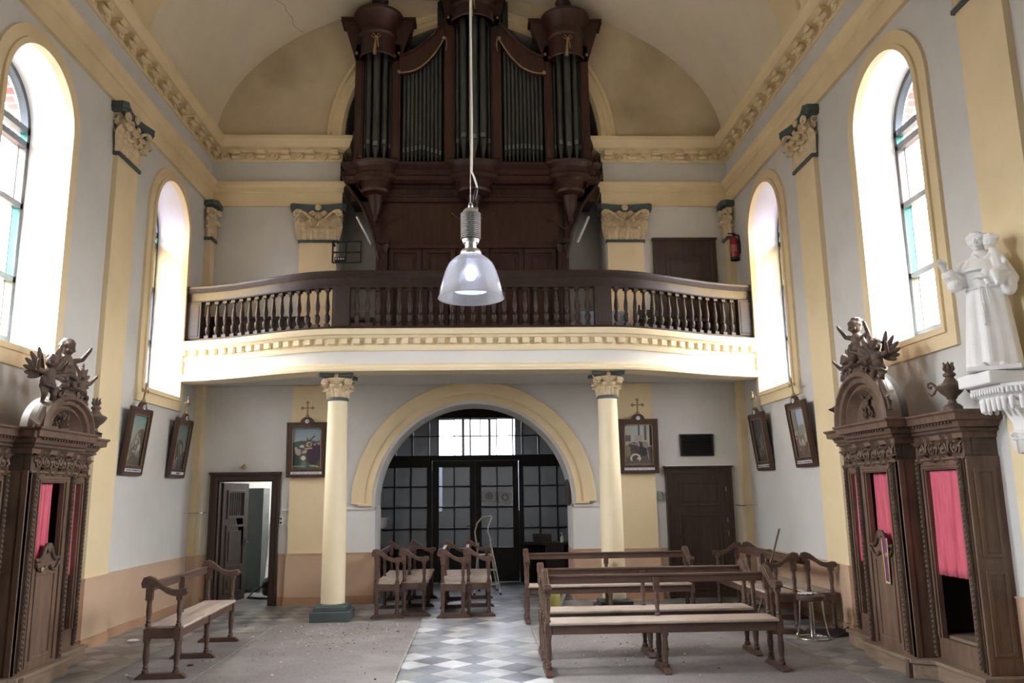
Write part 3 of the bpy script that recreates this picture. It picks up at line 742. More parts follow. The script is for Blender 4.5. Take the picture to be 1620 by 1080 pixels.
# points at equal spacing along the curve
def walk(path, step, start=0.0):
    out = []; acc = start; s_ = 0
    for i in range(len(path)-1):
        a, b2 = Vector(path[i]), Vector(path[i+1]); l = (b2-a).length
        while acc <= s_+l:
            p = a+(b2-a)*((acc-s_)/l); t = (b2-a).normalized(); out.append((p.x, p.y, math.atan2(t.y, t.x))); acc += step
        s_ += l
    return out
d = MB()
for x, y, a in walk(gp, .165, .06):
    u = MB().box(-.044,.044,-.088,-.02,.375,.45); d.add(u, Matrix.Translation((x,y,0)) @ Matrix.Rotation(a,4,'Z'))
d.build('dentil_moulding', CREAM_L, parent=gal, smooth=0)

bal = thing('balustrade', 'near black turned timber balustrade along the gallery edge', 'balustrade', (0, 12.0, 3.835))
bp = [(p[0], p[1]+.07) for p in gp]
r = MB(); r.sweep([(-.10,.0),(.06,.0),(.065,.03),(.05,.055),(-.09,.055)], bp, 1); r.build('bottom_rail', WOOD_B, parent=bal, smooth=30)
r = MB(); r.sweep([(-.07,.605),(.05,.605),(.055,.62),(.05,.63),(.05,.74),(.075,.765),(.095,.80),(.09,.83),(.05,.85),(-.08,.85),(-.11,.80),(-.07,.76)], bp, 1); r.build('handrail', WOOD_B, parent=bal, smooth=30)
BAL = [(.034,.0),(.034,.045)]
bprof = [(.026,.045),(.022,.06),(.030,.075),(.041,.11),(.042,.15),(.034,.175),(.022,.185),(.026,.195),(.022,.205),(.032,.245),(.037,.29),(.032,.34),(.023,.40),(.019,.46),(.020,.485),(.028,.492),(.020,.50),(.024,.512)]
m = MB(); m.box(-.034,.034,-.034,.034,0,.045); m.lathe(bprof, n=12); m.box(-.033,.033,-.033,.033,.512,.555)
b0 = m.build('baluster', WOOD_B, parent=bal, smooth=40)
first = True
sp = walk(bp, .002)
def place(x0, x1, n):
    global first
    seg = [q for q in sp if x0 <= q[0] <= x1]
    for k in range(n):
        q = seg[int((k+.5)/n*len(seg))]
        o = b0 if first else b0.copy()
        if not first: COL.objects.link(o)
        first = False
        o.parent = bal; o.location = (q[0], q[1], .053); o.rotation_euler = (0,0,q[2])
place(-3.98, -1.95, 15); place(-1.68, 1.68, 23); place(1.95, 3.98, 15)
for x0, x1 in ((-4.27,-4.0), (-1.94,-1.70), (1.70,1.94), (4.0,4.27)):
    xm = (x0+x1)/2; q = min(sp, key=lambda q: abs(q[0]-xm)); w = (x1-x0)/2
    m = MB().box(-w,w,-.062,.05,.053,.608); m.box(-w+.03,w-.03,-.068,-.05,.09,.57); m.box(-w+.045,w-.045,-.064,-.04,.105,.555)
    m.build('post', WOOD_B, parent=bal, loc=(q[0],q[1],0), rot=(0,0,q[2]), bevel=.004)

for s in (-1, 1):
    t = thing('column', 'slender cream column with dark teal foot, in front of the painting with %s' % ('the blue sky' if s < 0 else 'the grey pillars'), 'column', (s*1.874, 11.23, 0), group='columns under the gallery')
    p = MB().box(-.255,.255,-.255,.255,0,.125); p.build('plinth', TEAL, parent=t, bevel=.008)
    p = MB().box(-.215,.215,-.215,.215,.125,.185); p.lathe([(.2,.185),(.19,.2),(.17,.21)], n=32); p.build('base', TEAL, parent=t, bevel=.006)
    sh = MB().lathe([(.158,.20)]+[(.158-.026*(k/10)**1.5, .2+2.68*k/10) for k in range(11)], n=40); sh.build('shaft', CREAM_L, parent=t, smooth=60)
    nk = MB().lathe([(.134,2.88),(.150,2.89),(.150,2.91),(.134,2.925)], n=32); nk.build('necking', TEAL, parent=t)
    bl = MB().lathe([(.128,2.92),(.130,3.02),(.145,3.10),(.185,3.17),(.19,3.19)], n=32); bl.build('bell', PLASTER, parent=t, smooth=60)
    m = MB()
    for k in range(8):
        a = k*PI/4; R = Matrix.Rotation(a,4,'Z')
        m.add(leaf(.10,.12,.055), R @ Matrix.Translation((0,-.125,2.925)))
        m.add(leaf(.095,.19,.07), Matrix.Rotation(a+PI/8,4,'Z') @ Matrix.Translation((0,-.122,2.925)))
    for k in range(4):
        R = Matrix.Rotation(PI/4+k*PI/2,4,'Z')
        for f in (-1,1): m.add(spiral((f*.02,-.235,3.125),.042,1.5,.016), R)
        m.add(leaf(.10,.24,.07), R @ Matrix.Translation((0,-.125,2.925)))
        R2 = Matrix.Rotation(k*PI/2,4,'Z')
        for f in (-1,1): m.add(spiral((f*.05,-.165,3.135),.03,1.5,.012,'xz',f), R2)
    m.build('acanthus', PLASTER, parent=t, smooth=50)
    pts = []
    for k in range(4):
        R = Matrix.Rotation(k*PI/2,3,'Z')
        for q in [(-.235,-.215),(-.215,-.235)]+[(-.215+.43*i/8, -.235+.055*math.sin(PI*i/8)) for i in range(1,8)]+[(.215,-.235)]:
            pts.append((R @ Vector((*q,0)))[:2])
    ab = MB(); ab.prism(pts,'z',3.20,3.245); ab.build('abacus', TEAL, parent=t, smooth=25)
    for k in range(4):
        rs = MB(); rs.lathe([(.035,0),(.03,.012),(.02,.018),(.001,.03)], n=10, axis='y'); rs.build('rosette', PLASTER, parent=t, loc=(Matrix.Rotation(k*PI/2,3,'Z') @ Vector((0,-.175,3.215)))[:], rot=(0,0,PI+k*PI/2))
# ------------------------------------------------------------------ organ: local x across, y=0 case front (world 12.45), z from the gallery floor 3.82
OY, OZ = 12.45, 3.825
org = thing('pipe_organ', 'tall dark brown pipe organ with three rounded towers on the gallery', 'organ', (0, OY, OZ))
def Zo(z): return z-OZ
Z1, ZT = 6.90, 8.72                               # pipe foot level, side tower pipe tops
# lower case
LX = 1.50
c = MB(); c.box(-LX, LX, .18, .80, 0, Zo(6.30)); c.build('lower_case', WOOD_O, parent=org, smooth=0)
def panel(name, x0, x1, z0, z1, y=.18):
    m = MB(); m.prism([(x0,z0),(x1,z0),(x1,z1),(x0,z1)], 'y', y-.035, y-.001, 0, [[(x0+.07,z0+.07),(x0+.07,z1-.07),(x1-.07,z1-.07),(x1-.07,z0+.07)]])
    m.box(x0+.13, x1-.13, y-.028, y-.001, z0+.13, z1-.13); m.build(name, WOOD_O, parent=org, bevel=.006)
xs = [-1.36,-.82,-.27,.27,.82,1.36]
for i in range(5): panel('panel', xs[i]+.01, xs[i+1]-.01, .05, Zo(5.50))
m = MB(); m.box(-1.42,1.42,.12,.18,Zo(5.50),Zo(5.58)); m.box(-1.40,1.40,.14,.18,Zo(5.58),Zo(5.62)); m.build('rail', WOOD_O, parent=org, bevel=.008)
# upper field with raised curved mouldings
m = MB(); m.box(-1.40,1.40,.15,.18,Zo(5.62),Zo(6.28))
for f in (-1,1):
    for (cx, cz, r, a0, a1) in ((f*1.05,5.40,.62,.42*PI,.16*PI),(f*.10,6.55,.62,-.75*PI,-.53*PI)):
        pts = [(cx+f*r*math.cos(a0+(a1-a0)*k/14)*(1 if r != .62 or cz > 6 else 1), .145, Zo(cz+r*math.sin(a0+(a1-a0)*k/14))) for k in range(15)]
        m.tube(pts, .012, 6)
m.build('curved_panel', WOOD_O, parent=org, smooth=30)
for f in (-1,1):
    pl = MB(); pl.box(f*1.46-.09, f*1.46+.09, .08, .2, 0, Zo(5.40)); 
    for q in (-.05,0,.05): pl.box(f*1.46+q-.012, f*1.46+q+.012, .068, .09, .1, Zo(5.30))
    pl.build('pilaster', WOOD_O, parent=org, bevel=.004)
    cp = MB(); cp.box(f*1.46-.11, f*1.46+.11, .05, .2, Zo(5.56), Zo(5.64)); cp.add(leaf(.1,.18,.05), Matrix.Translation((f*1.46-.05,.08,Zo(5.40)))); cp.add(leaf(.1,.18,.05), Matrix.Translation((f*1.46+.05,.08,Zo(5.40)))); cp.box(f*1.46-.08,f*1.46+.08,.08,.2,Zo(5.40),Zo(5.56))
    cp.build('pilaster_capital', WOOD_O, parent=org, smooth=40)
    # great concave side bracket
    o = [(1.50,5.30),(1.60,5.75),(1.78,6.20),(2.02,6.55),(2.12,6.74),(2.12,6.80),(1.50,6.80)]
    br = MB(); br.prism([(f*x, Zo(z)) for x, z in o], 'y', .10, .30)
    br.tube([(f*(x+.005), .08, Zo(z)) for x, z in o[:5]], .028, 8)
    br.add(spiral((f*1.78,.07,Zo(6.52)),.10,1.8,.026,'xz',f)); br.build('side_bracket', WOOD_O, parent=org, smooth=30)
# console: band, frieze grille, projecting cornice with bulges below the towers
TW = [(-1.56,.235,'s'),(.02,.29,'c'),(1.58,.235,'s')]
def out_path(off):
    p = [(-2.0-off, .30), (-2.0-off, .02-off)]
    for cx, r, _ in TW:
        R = r+.05+off
        p += [(cx-R, .0-off)]+[(cx-R*math.cos(PI*k/14), -off*.4-.21*math.sin(PI*k/14)*(1+off)) for k in range(1,14)]+[(cx+R, .0-off)]
    p += [(2.0+off, .02-off), (2.0+off, .30)]
    return p
def tier(m, z0, z1, o0, o1):
    a, b2 = out_path(o0), out_path(o1)
    m.grid([[(*a[i], Zo(z0)), (*b2[i], Zo(z1))] for i in range(len(a))])
def lid(m, z, o): m.face([(*p, Zo(z)) for p in out_path(o)])
m = MB(); tier(m,6.56,6.60,.0,.05); tier(m,6.60,6.66,.05,.06); tier(m,6.66,6.70,.06,.02); tier(m,6.70,6.78,.02,.03); tier(m,6.78,6.84,.03,.10); tier(m,6.84,6.88,.10,.11); tier(m,6.88,6.90,.11,.04); lid(m,6.90,.04); lid(m,6.56,0)
m.build('console_cornice', WOOD_O, parent=org, smooth=30)
m = MB(); m.box(-1.98,1.98,.10,.6,Zo(6.28),Zo(6.58))
for k in range(44):
    x = -1.15+.0535*k
    if abs(x-.02) > .32: m.box(x-.012,x+.012,.085,.11,Zo(6.40),Zo(6.50))
m.box(-1.3,1.3,.07,.11,Zo(6.50),Zo(6.55)); m.box(-1.3,1.3,.08,.11,Zo(6.36),Zo(6.39)); m.build('fret_frieze', WOOD_O, parent=org, smooth=0)
for cx, r, kd in TW:
    R = r+.03
    m = MB(); pr = [(.0001,6.05 if kd == 'c' else 5.84),(.05,6.08 if kd=='c' else 5.90),(.04,6.13 if kd=='c' else 5.98),(.10,6.22 if kd=='c' else 6.14),(.13,6.32),(R*.86,6.36),(R*.92,6.40),(R*.86,6.43),(R*.86,6.54),(R,6.58)]
    m.lathe([(q, Zo(z)) for q, z in pr], c=(cx,.0,0), n=24)
    m.build('corbel', WOOD_O, parent=org, smooth=35)
# tower body: posts
for x0, x1 in ((-1.93,-1.78),(-1.33,-1.18),(-.46,-.28),(.31,.49),(1.20,1.34),(1.80,1.95)):
    top = 9.55 if abs(x0) < 1 else 9.0
    m = MB(); m.box(x0,x1,-.02,.16,Zo(6.88),Zo(top)); m.box(x0+.03,x1-.03,-.035,0,Zo(6.98),Zo(top-.3)); m.build('post', WOOD_O, parent=org, bevel=.006)
m = MB(); m.box(-1.92,1.94,.27,.30,Zo(6.88),Zo(9.1)); m.box(-.5,.52,.27,.30,Zo(9.0),Zo(9.85)); m.box(-1.93,-1.90,.14,.30,Zo(6.88),Zo(9.0)); m.box(1.92,1.95,.14,.30,Zo(6.88),Zo(9.0)); m.build('back_board', WOOD_IN, parent=org, smooth=0)
# pipes
def pipe(x, y, r, z0, z1, mouth):
    m = MB(); m.lathe([(r*.22,Zo(z0)),(r*.95,Zo(mouth-.03)),(r,Zo(mouth)),(r,Zo(z1)),(r*.9,Zo(z1)),(r*.9,Zo(z1)-.05)], c=(x,y,0), n=14, cap=True)
    o = m.build('pipe', PIPE, parent=org, smooth=40)
    q = MB(); w = r*.62
    q.grid([[(x+w*u, y-math.sqrt(max(r*r-(w*u)**2,0))-.003, Zo(mouth)+hh+(.05 if hh > .05 and False else 0)) for u in (-1,-.5,0,.5,1)] for hh in (.012,.045,.09)])
    q.build('mouth', PIPE_L, parent=o, smooth=40)
    l = MB(); l.box(x-w, x+w, y-r-.004, y-r*.6, Zo(mouth)-.006, Zo(mouth)+.010); l.build('lip', BLACK, parent=o, smooth=0)
for cx, r, kd in TW:
    if kd == 'c':
        spec = [(-.26,.05,.043),(-.155,-.09,.064),(0,-.155,.078),(.155,-.09,.064),(.26,.05,.043)]
        zt = 9.42; mo = 7.22
    else:
        spec = [(-.205,.05,.030),(-.125,-.055,.046),(0,-.115,.056),(.125,-.055,.046),(.205,.05,.030)]
        zt = 8.80; mo = 7.12
    for i, (dx, dy, pr) in enumerate(spec): pipe(cx+dx, .0+dy, pr, 6.91, zt, mo+(.10 if i in (1,3) else .04 if i in (0,4) else 0)*(.6 if kd=='s' else .6))
def fl(t): return 8.46+.62*t**2.4               # lower edge of the swag rail: t from outer to inner end
for f in (-1,1):
    for k in range(10):
        t = (k+.5)/10; x = f*(1.155-.66*t) if f < 0 else f*(1.175-.66*t)
        pipe(x, .06, .0295, 6.91, fl(t)+.12, 7.17-.09*abs(2*t-1)*(1 if f < 0 else .4)-(.05*t if f<0 else 0))
    xo, xi = f*1.20, f*.46
    up = [(xo+(xi-xo)*k/20, Zo(8.76+.62*(k/20)**1.6)) for k in range(21)]
    lo = [(xo+(xi-xo)*k/20, Zo(fl(k/20))) for k in range(21)]
    m = MB(); m.prism(lo+up[::-1], 'y', -.06, .14); m.tube([(x,-.07,z+.01) for x, z in up], .026, 8); m.build('swag_rail', WOOD_O, parent=org, smooth=30)
    g = MB(); g.tube([(x,-.075,z) for x, z in lo], .013, 6)
    for x, z in (lo[0], lo[-1]): g.ell((x+(.0),-.075,z+.015), .036, 10, 8)
    g.tube([(lo[-1][0]-f*.03,-.075,lo[-1][1]+.02),(lo[-1][0]-f*.045,-.07,lo[-1][1]-.10),(lo[-1][0]-f*.03,-.07,lo[-1][1]-.22)], [.012,.012,.006], 6)
    g.build('gilt_swag', GILT, parent=org, smooth=40)
# crowns
def crown(cx, r, zb, h, name, half=.0):
    m = MB()
    pr = [(r*.98,zb),(r*1.02,zb+.02),(r*.98,zb+.05),(r*.98,zb+h*.46),(r*1.06,zb+h*.50),(r*1.06,zb+h*.56),(r*1.0,zb+h*.60),(r*1.06,zb+h*.76),(r*1.22,zb+h*.84),(r*1.26,zb+h*.88),(r*1.38,zb+h*.93),(r*1.38,zb+h*.99),(r*1.05,zb+h*1.01),(r*.98,zb+h*1.10),(r*.55,zb+h*1.2),(.001,zb+h*1.2)]
    m.lathe([(q, Zo(z)) for q, z in pr], c=(cx,.0,0), n=36, cap=False)
    # straight cornice wings to either side of the bow
    a, b2 = (.37, .61) if zb < 9 else (.42, .55)
    m.prism([(cx-a,Zo(zb)),(cx+a,Zo(zb)),(cx+b2-.03,Zo(zb+h*.90)),(cx+b2,Zo(zb+h*.92)),(cx+b2,Zo(zb+h)),(cx-b2,Zo(zb+h)),(cx-b2,Zo(zb+h*.92)),(cx-b2+.03,Zo(zb+h*.90))], 'y', -.02, .29)
    for q in (.90,.96): m.box(cx-b2-.012, cx+b2+.012, -.035, .29, Zo(zb+h*q), Zo(zb+h*q+.025))
    m.build(name, WOOD_O, parent=org, smooth=35)
    g = MB(); zq = zb+.02
    for f in (-1,1):
        pts = [(cx+f*r*1.03*math.sin(a), .06-r*1.03*math.cos(a), Zo(zb+.26-(.30)*math.sin(a*1.6)*.75+.02)) for a in [PI*.42*k/10 for k in range(11)]]
        g.tube(pts, .011, 6); g.ell((pts[-1][0]+f*.05,pts[-1][1]-.02,pts[-1][2]+.04), .028, 10, 8)
        g.tube([(cx+f*.0,-r-.0,Zo(zb+.27)),(cx+f*.05,-r-.01,Zo(zb+.33)),(cx+f*.075,-r-.01,Zo(zb+.28)),(cx+f*.03,-r-.01,Zo(zb+.25)),(cx,-r,Zo(zb+.26))], .008, 6)
    g.tube([(cx,-r-.01,Zo(zb+.27)),(cx-.01,-r-.02,Zo(zb+.12)),(cx-.02,-r-.02,Zo(zb-.05))], [.01,.02,.03], 6); g.tube([(cx+.02,-r-.01,Zo(zb+.27)),(cx+.04,-r-.02,Zo(zb+.08))], .012, 6)
    g.build('gilt_ribbon', GILT, parent=org, smooth=40)
crown(-1.56, .30, 8.70, .80, 'tower_crown'); crown(1.58, .30, 8.70, .80, 'tower_crown')
crown(.02, .36, 9.36, .50, 'tower_crown')
for cx in (-1.56, 1.58):
    u = MB().lathe([(.10,Zo(9.62)),(.12,Zo(9.66)),(.07,Zo(9.70)),(.06,Zo(9.76)),(.15,Zo(9.86)),(.12,Zo(9.95)),(.05,Zo(10.0)),(.001,Zo(10.06))], c=(cx,.1,0), n=18); u.build('urn', WOOD_O, parent=org, smooth=40)
for f in (-1,1):  # black boxes put in for the shaded gaps beside the tower tops
    m = MB(); m.box(f*.50+.02-.10*(f<0)-.0, f*.50+.02+.10*(f>0), .10, .29, Zo(9.1), Zo(9.88)); m.build('gap_shade_box', BLACKW, parent=org, smooth=0)
    MB().box(f*1.14-.1, f*1.14+.1, .2, .29, Zo(8.76), Zo(9.38)).build('gap_shade_box', BLACKW, parent=org, smooth=0)
# ------------------------------------------------------------------ confessionals: local x away from the wall, y along it
XC, XS = .46, .28              # front of the centre bay, front of the side bays
YC_ = .40
ZB, ZF0, ZF1, ZC = .16, 1.85, 2.0, 2.22
def scrolls(w, h, n):
    m = MB(); st = w/n
    for k in range(n):
        cx = -w/2+st*(k+.5); f = 1 if k % 2 else -1
        m.add(spiral((cx,-.008,0), h*.40, 1.7, .011, 'xz', f, 18))
        m.ell((cx,-.012,0), (.018,.012,.018), 8, 6)
        for a in (.6,1.9,3.6,5.0):
            L = leaf(.05,.075,.015); m.add(L, Matrix.Translation((cx+f*h*.30*math.cos(a),-.004,h*.30*math.sin(a))) @ Matrix.Rotation(-(a-PI/2)*f,4,'Y'))
        m.tube([(cx+st*.5-.03,-.006,-h*.34),(cx+st*.5,-.012,-h*.1),(cx+st*.5-.01,-.006,h*.2),(cx+st*.5+.03,-.006,h*.36)],[.006,.012,.010,.005],6)
    return m
RZ = lambda a: Matrix.Rotation(a, 4, 'Z')
def putto_mb(k, wings=True):
    """small carved cherub standing on z=0, facing -y, about .36 tall"""
    m = MB(); q = random.Random(k)
    lean = q.uniform(-.03,.03)
    hd = (lean, -.01, .315)
    m.ell(hd, (.043,.046,.050), 12, 10); m.ell((lean,-.055,.308),(.008,.010,.010),6,5); m.ell((lean-.018,-.047,.295),(.014,.010,.012),6,5); m.ell((lean+.018,-.047,.295),(.014,.010,.012),6,5); m.ell((lean,-.046,.283),(.013,.008,.006),6,5)
    for _ in range(30):
        a = q.uniform(0,2*PI); e = q.uniform(-.1,1.3)
        if -math.sin(a)*math.cos(e) < -.75 and e < .5 and math.sin(a) < 0: continue
        m.ell((hd[0]+.040*math.cos(a)*math.cos(e), hd[1]+.012+.040*math.sin(a)*math.cos(e), hd[2]+.012+.040*math.sin(e)), q.uniform(.012,.020), 6, 5)
    m.cap2((lean,0,.26),(lean,-.005,.285),.020,.020)
    m.cap2((0,0,.17),(lean*.8,0,.235),.046,.040); m.ell((0,-.018,.165),(.045,.040,.045))
    m.cap2((-.02,0,.135),(.02,0,.135),.040,.040)
    for f in (-1,1):
        kx = q.uniform(-.05,-.02)
        m.cap2((f*.024,0,.125),(f*.032,kx,.07),.031,.024); m.cap2((f*.032,kx,.07),(f*.028,.01,.012),.023,.014); m.cap2((f*.028,.01,.012),(f*.032,-.03,.010),.014,.010)
        up = q.random() < .5
        e = (f*.085, -.02, .20 if not up else .25); h = (f*(.06 if not up else .10), -.07, .17 if not up else .31)
        m.cap2((f*.043,0,.238),e,.021,.016); m.cap2(e,h,.016,.011); m.ell(h,(.012,.014,.014),8,6)
        for g in (-1,0,1): m.cap2(h,(h[0]+g*.008,h[1]-.012,h[2]+.016),.005,.004,6)
    # drapery sash
    m.tube([(-.05,-.03,.19),(-.03,-.055,.14),(.03,-.05,.12),(.06,-.02,.10),(.05,.03,.13),(-.03,.05,.17),(-.05,-.03,.19)],[.016]*7,6)
    return m
def wing_mb(f):
    m = MB()
    for k in range(6):
        a = math.radians(12+k*19); L = .105-.010*k
        R = Matrix.Rotation(f*a, 3, 'Y'); base = Vector((f*.028,.040,.225)); d = R @ Vector((0,0,1))
        m.ell(base+d*L, (.022,.009,L), 8, 8, R)
        m.ell(base+d*L*.55+Vector((0,-.006,0)), (.018,.008,L*.55), 8, 6, R)
    return m
def urn_mb():
    m = MB().lathe([(.075,0),(.075,.03),(.06,.045),(.035,.06),(.028,.09),(.04,.10),(.045,.115),(.085,.15),(.112,.19),(.115,.205),(.10,.215),(.06,.235),(.035,.275),(.035,.285),(.048,.29),(.050,.31),(.03,.325),(.02,.335),(.001,.335)], n=22)
    return m
def flame_mb():
    m = MB()
    for k in range(7):
        a = k*2*PI/7; r = .028
        m.tube([(r*.5*math.cos(a),r*.5*math.sin(a),.325),(r*1.3*math.cos(a),r*1.3*math.sin(a),.355),(r*1.1*math.cos(a),r*1.1*math.sin(a),.385),(r*1.5*math.cos(a),r*1.5*math.sin(a),.41)],[.014,.015,.010,.002],6)
    m.tube([(0,0,.325),(0,0,.37),(.004,0,.415)],[.022,.02,.003],8)
    return m
def confessional(side, label):
    s = side
    root = thing('confessional', label, 'confessional', (s*W, CONF_Y, 0), PI if s > 0 else 0, None)
    YP, YN = (1.04, 1.14) if s < 0 else (1.14, 1.04)     # half lengths toward +y and -y
    YE_ = lambda f: YP if f > 0 else YN
    fy = -1 if s > 0 else 1          # local +y points to the end wall on the left, to the camera on the right
    B = lambda x0,x1,y0,y1,z0,z1: MB().box(x0,x1,y0,y1,z0,z1)
    # step of bare planks with a projecting middle
    out = [(-.0,-YN-.10),(.38,-YN-.10),(.38,-.56),(.54,-.46),(.54,.46),(.38,.56),(.38,YP+.10),(0,YP+.10)]
    m = MB().prism(out, 'z', .125, .16); m.prism([(min(x,.36) if x < .4 else .515, y*.985) for x, y in out], 'z', 0, .125); m.build('step', WOOD_PALE, parent=root, bevel=.004)
    m = B(.49,.55,-.40*fy-.03,-.40*fy+.03,.0,.15); m.build('foot_block', WOOD_CD, parent=root, bevel=.004)
    # floor/seat boards and inner partitions behind the openings
    for y0, y1 in ((-YN+.02,-YC_-.02),(-YC_+.02,YC_-.02),(YC_+.02,YP-.02)):
        m = B(-.55,.22,y0,y1,.17,.36); m.build('kneeling_board', WOOD_PALE, parent=root, smooth=0)
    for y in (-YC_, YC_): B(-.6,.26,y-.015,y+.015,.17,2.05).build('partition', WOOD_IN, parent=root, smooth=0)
    # bays
    def frame(x, y0, y1, oy0, oy1, oz0, name='bay_frame'):
        """flat framed front in the plane x with an opening, its inner edge moulded"""
        m = MB(); m.prism([(y0,ZB),(y1,ZB),(y1,ZF0),(y0,ZF0)], 'x', x-.05, x, 0, [[(oy0,oz0),(oy0,1.75),(oy1,1.75),(oy1,oz0)]])
        for a in (0,1):
            g = .012+.022*a; h = .016-.006*a
            m.box(x-.01,x+h,oy0-g-.014,oy0-g,oz0,1.75+g); m.box(x-.01,x+h,oy1+g,oy1+g+.014,oz0,1.75+g); m.box(x-.01,x+h,oy0-g-.014,oy1+g+.014,1.75+g,1.75+g+.014)
        o = m.build(name, WOOD_C, parent=root, bevel=.003); return o
    def bead(x, y, z0, z1):
        m = MB(); m.box(x-.03,x+.006,y-.022,y+.022,z0,z1)
        n = int((z1-z0)/.042)
        for k in range(n):
            z = z0+.03+k*.042; m.ell((x+.010,y,z),(.013,.017,.017),8,6); m.box(x,x+.012,y-.019,y-.014,z+.012,z+.030); m.box(x,x+.012,y+.014,y+.019,z+.012,z+.030)
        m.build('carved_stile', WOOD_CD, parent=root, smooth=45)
    for f in (-1,1):
        y0, y1 = sorted((f*YC_, f*YE_(f))); o0, o1 = sorted((f*(YC_+.13), f*(YE_(f)-.12))); YE = YE_(f)
        frame(XS, y0, y1, o0, o1, .34)
        bead(XS+.02, f*(YC_+.055), ZB+.02, ZF0-.03); bead(XS+.02, f*(YE-.05), ZB+.02, ZF0-.03)
        # end panel facing along the nave
        m = MB(); m.box(0.0,XS,f*YE-.02,f*YE+.02,ZB,ZF0)
        for z0, z1 in ((.30,.95),(1.05,1.75)): m.prism([(.05,z0),(XS-.05,z0),(XS-.05,z1),(.05,z1)], 'y', f*YE, f*(YE+.032), 0, [[(.08,z0+.03),(.08,z1-.03),(XS-.08,z1-.03),(XS-.08,z0+.03)]])
        m.build('end_panel', WOOD_C, parent=root, bevel=.003)
        # return of the middle bay
        m = MB(); m.box(XS-.05,XC,f*YC_-.02,f*YC_+.02,ZB,ZF0); m.box(XC-.05,XC,f*YC_-.03,f*YC_+.03,ZB,ZF0); m.build('return_panel', WOOD_C, parent=root, bevel=.003)
    frame(XC, -YC_, YC_, -.215, .215, .19)
    bead(XC+.02, -.335, ZB+.02, ZF0-.03); bead(XC+.02, .335, ZB+.02, ZF0-.03)
    # half door with a scrolled top
    d = MB(); top = [(a*.92, b) for a, b in [(.23,1.06),(.20,1.07),(.15,1.06),(.10,1.09),(.06,1.16),(.03,1.19),(-.03,1.19),(-.06,1.16),(-.10,1.09),(-.15,1.06),(-.20,1.07),(-.23,1.06)]]
    d.prism([(-.212,.19),(.212,.19)]+top, 'x', XC-.035, XC+.004)
    d.prism([(-.175,.24),(.175,.24),(.175,.98),(-.175,.98)], 'x', XC, XC+.016, 0, [[(-.14,.275),(-.14,.945),(.14,.945),(.14,.275)]])
    do = d.build('half_door', WOOD_C, parent=root, bevel=.003)
    c = MB(); c.tube([(XC+.012,y,z+.012) for y, z in top], .019, 8)
    for f in (-1,1): c.tube([(XC+.02, f*(.20-.02*k)+f*.0, 1.05-.055*math.sin(k/8*PI)-.004*k) for k in range(9)], .012, 6)
    c.ell((XC+.02,0,1.17),(.02,.035,.04),10,8); c.build('door_carving', WOOD_CD, parent=do, smooth=45)
    kn = MB(); kn.lathe([(.012,0),(.01,.02),(.022,.03),(.022,.04),(.001,.048)], c=(XC+.004,-.13*fy,1.0), n=12, axis='x'); kn.build('knob', GILT, parent=do)
    # carved frieze, cornice
    fx = [(-YN-.01,-YC_-.01,XS),( -YC_-.0,YC_+.0,XC),(YC_+.01,YP+.01,XS)]
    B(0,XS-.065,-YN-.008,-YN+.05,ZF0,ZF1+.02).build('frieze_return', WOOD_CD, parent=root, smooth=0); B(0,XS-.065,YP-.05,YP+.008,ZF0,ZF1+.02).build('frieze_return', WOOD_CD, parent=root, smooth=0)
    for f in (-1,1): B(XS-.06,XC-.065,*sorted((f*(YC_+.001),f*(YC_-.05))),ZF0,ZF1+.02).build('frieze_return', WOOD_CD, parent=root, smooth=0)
    for y0, y1, x in fx:
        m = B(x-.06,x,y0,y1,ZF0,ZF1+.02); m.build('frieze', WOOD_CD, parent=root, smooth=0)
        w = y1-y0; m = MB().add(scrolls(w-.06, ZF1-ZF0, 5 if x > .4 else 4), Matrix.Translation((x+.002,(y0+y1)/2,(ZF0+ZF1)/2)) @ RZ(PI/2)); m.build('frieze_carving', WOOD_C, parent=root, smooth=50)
        m = B(x-.05,x+.022,y0-.012,y1+.012,ZF0-.02,ZF0); m.build('frieze_bead', WOOD_C, parent=root, bevel=.004)
    path = [(0,-YN-.01),(XS,-YN-.01),(XS,-YC_-.01),(XC,-YC_-.01),(XC,YC_+.01),(XS,YC_+.01),(XS,YP+.01),(0,YP+.01)]
    m = MB(); m.sweep([(-.06,2.0),(.012,2.0),(.012,2.04),(.03,2.05),(.03,2.075),(.055,2.09),(.075,2.13),(.115,2.14),(.12,2.19),(.14,2.205),(.14,2.22),(-.06,2.235)], path, 1); m.build('cornice', WOOD_C, parent=root, smooth=25)
    m = MB(); m.sweep([(.03,2.052),(.048,2.056),(.048,2.074),(.03,2.078)], path, 1)
    for i in range(1,len(path)-2):
        a, b2 = Vector(path[i]), Vector(path[i+1]); L = (b2-a).length; t = (b2-a)/L; nn = Vector((t.y,-t.x)); k = 0.02
        while k < L-.01:
            p = a+t*k+nn*.085; m.obox((p.x,p.y,2.128),(.022,.022,.022) ,Matrix.Rotation(math.atan2(t.y,t.x),3,'Z')); k += .05
    m.build('dentil_moulding', WOOD_CD, parent=root, smooth=0)
    m = B(-.02,XS,-YN,YP,2.19,2.225); m.box(0,XC,-YC_,YC_,2.19,2.225); m.build('top_board', WOOD_CD, parent=root, smooth=0)
    # round pediment on the middle bay, with a board barrel running back to the wall
    R, KZ = (.48, .66) if s < 0 else (.54, .90); zc = 2.225; yo = -.04; n = 26
    rows = []
    for k in range(n+1):
        a = PI*k/n; ca, sa = math.cos(a), math.sin(a)
        rows.append([(x, r*ca, zc+r*sa*KZ) for r, x in ((R,XC-.02),(R,XC+.12),(R-.05,XC+.135),(R-.07,XC+.10),(R-.12,XC+.10),(R-.14,XC+.06),(R-.17,XC+.06),(R-.20,XC+.085),(R-.235,XC+.03),(R-.26,XC+.0))])
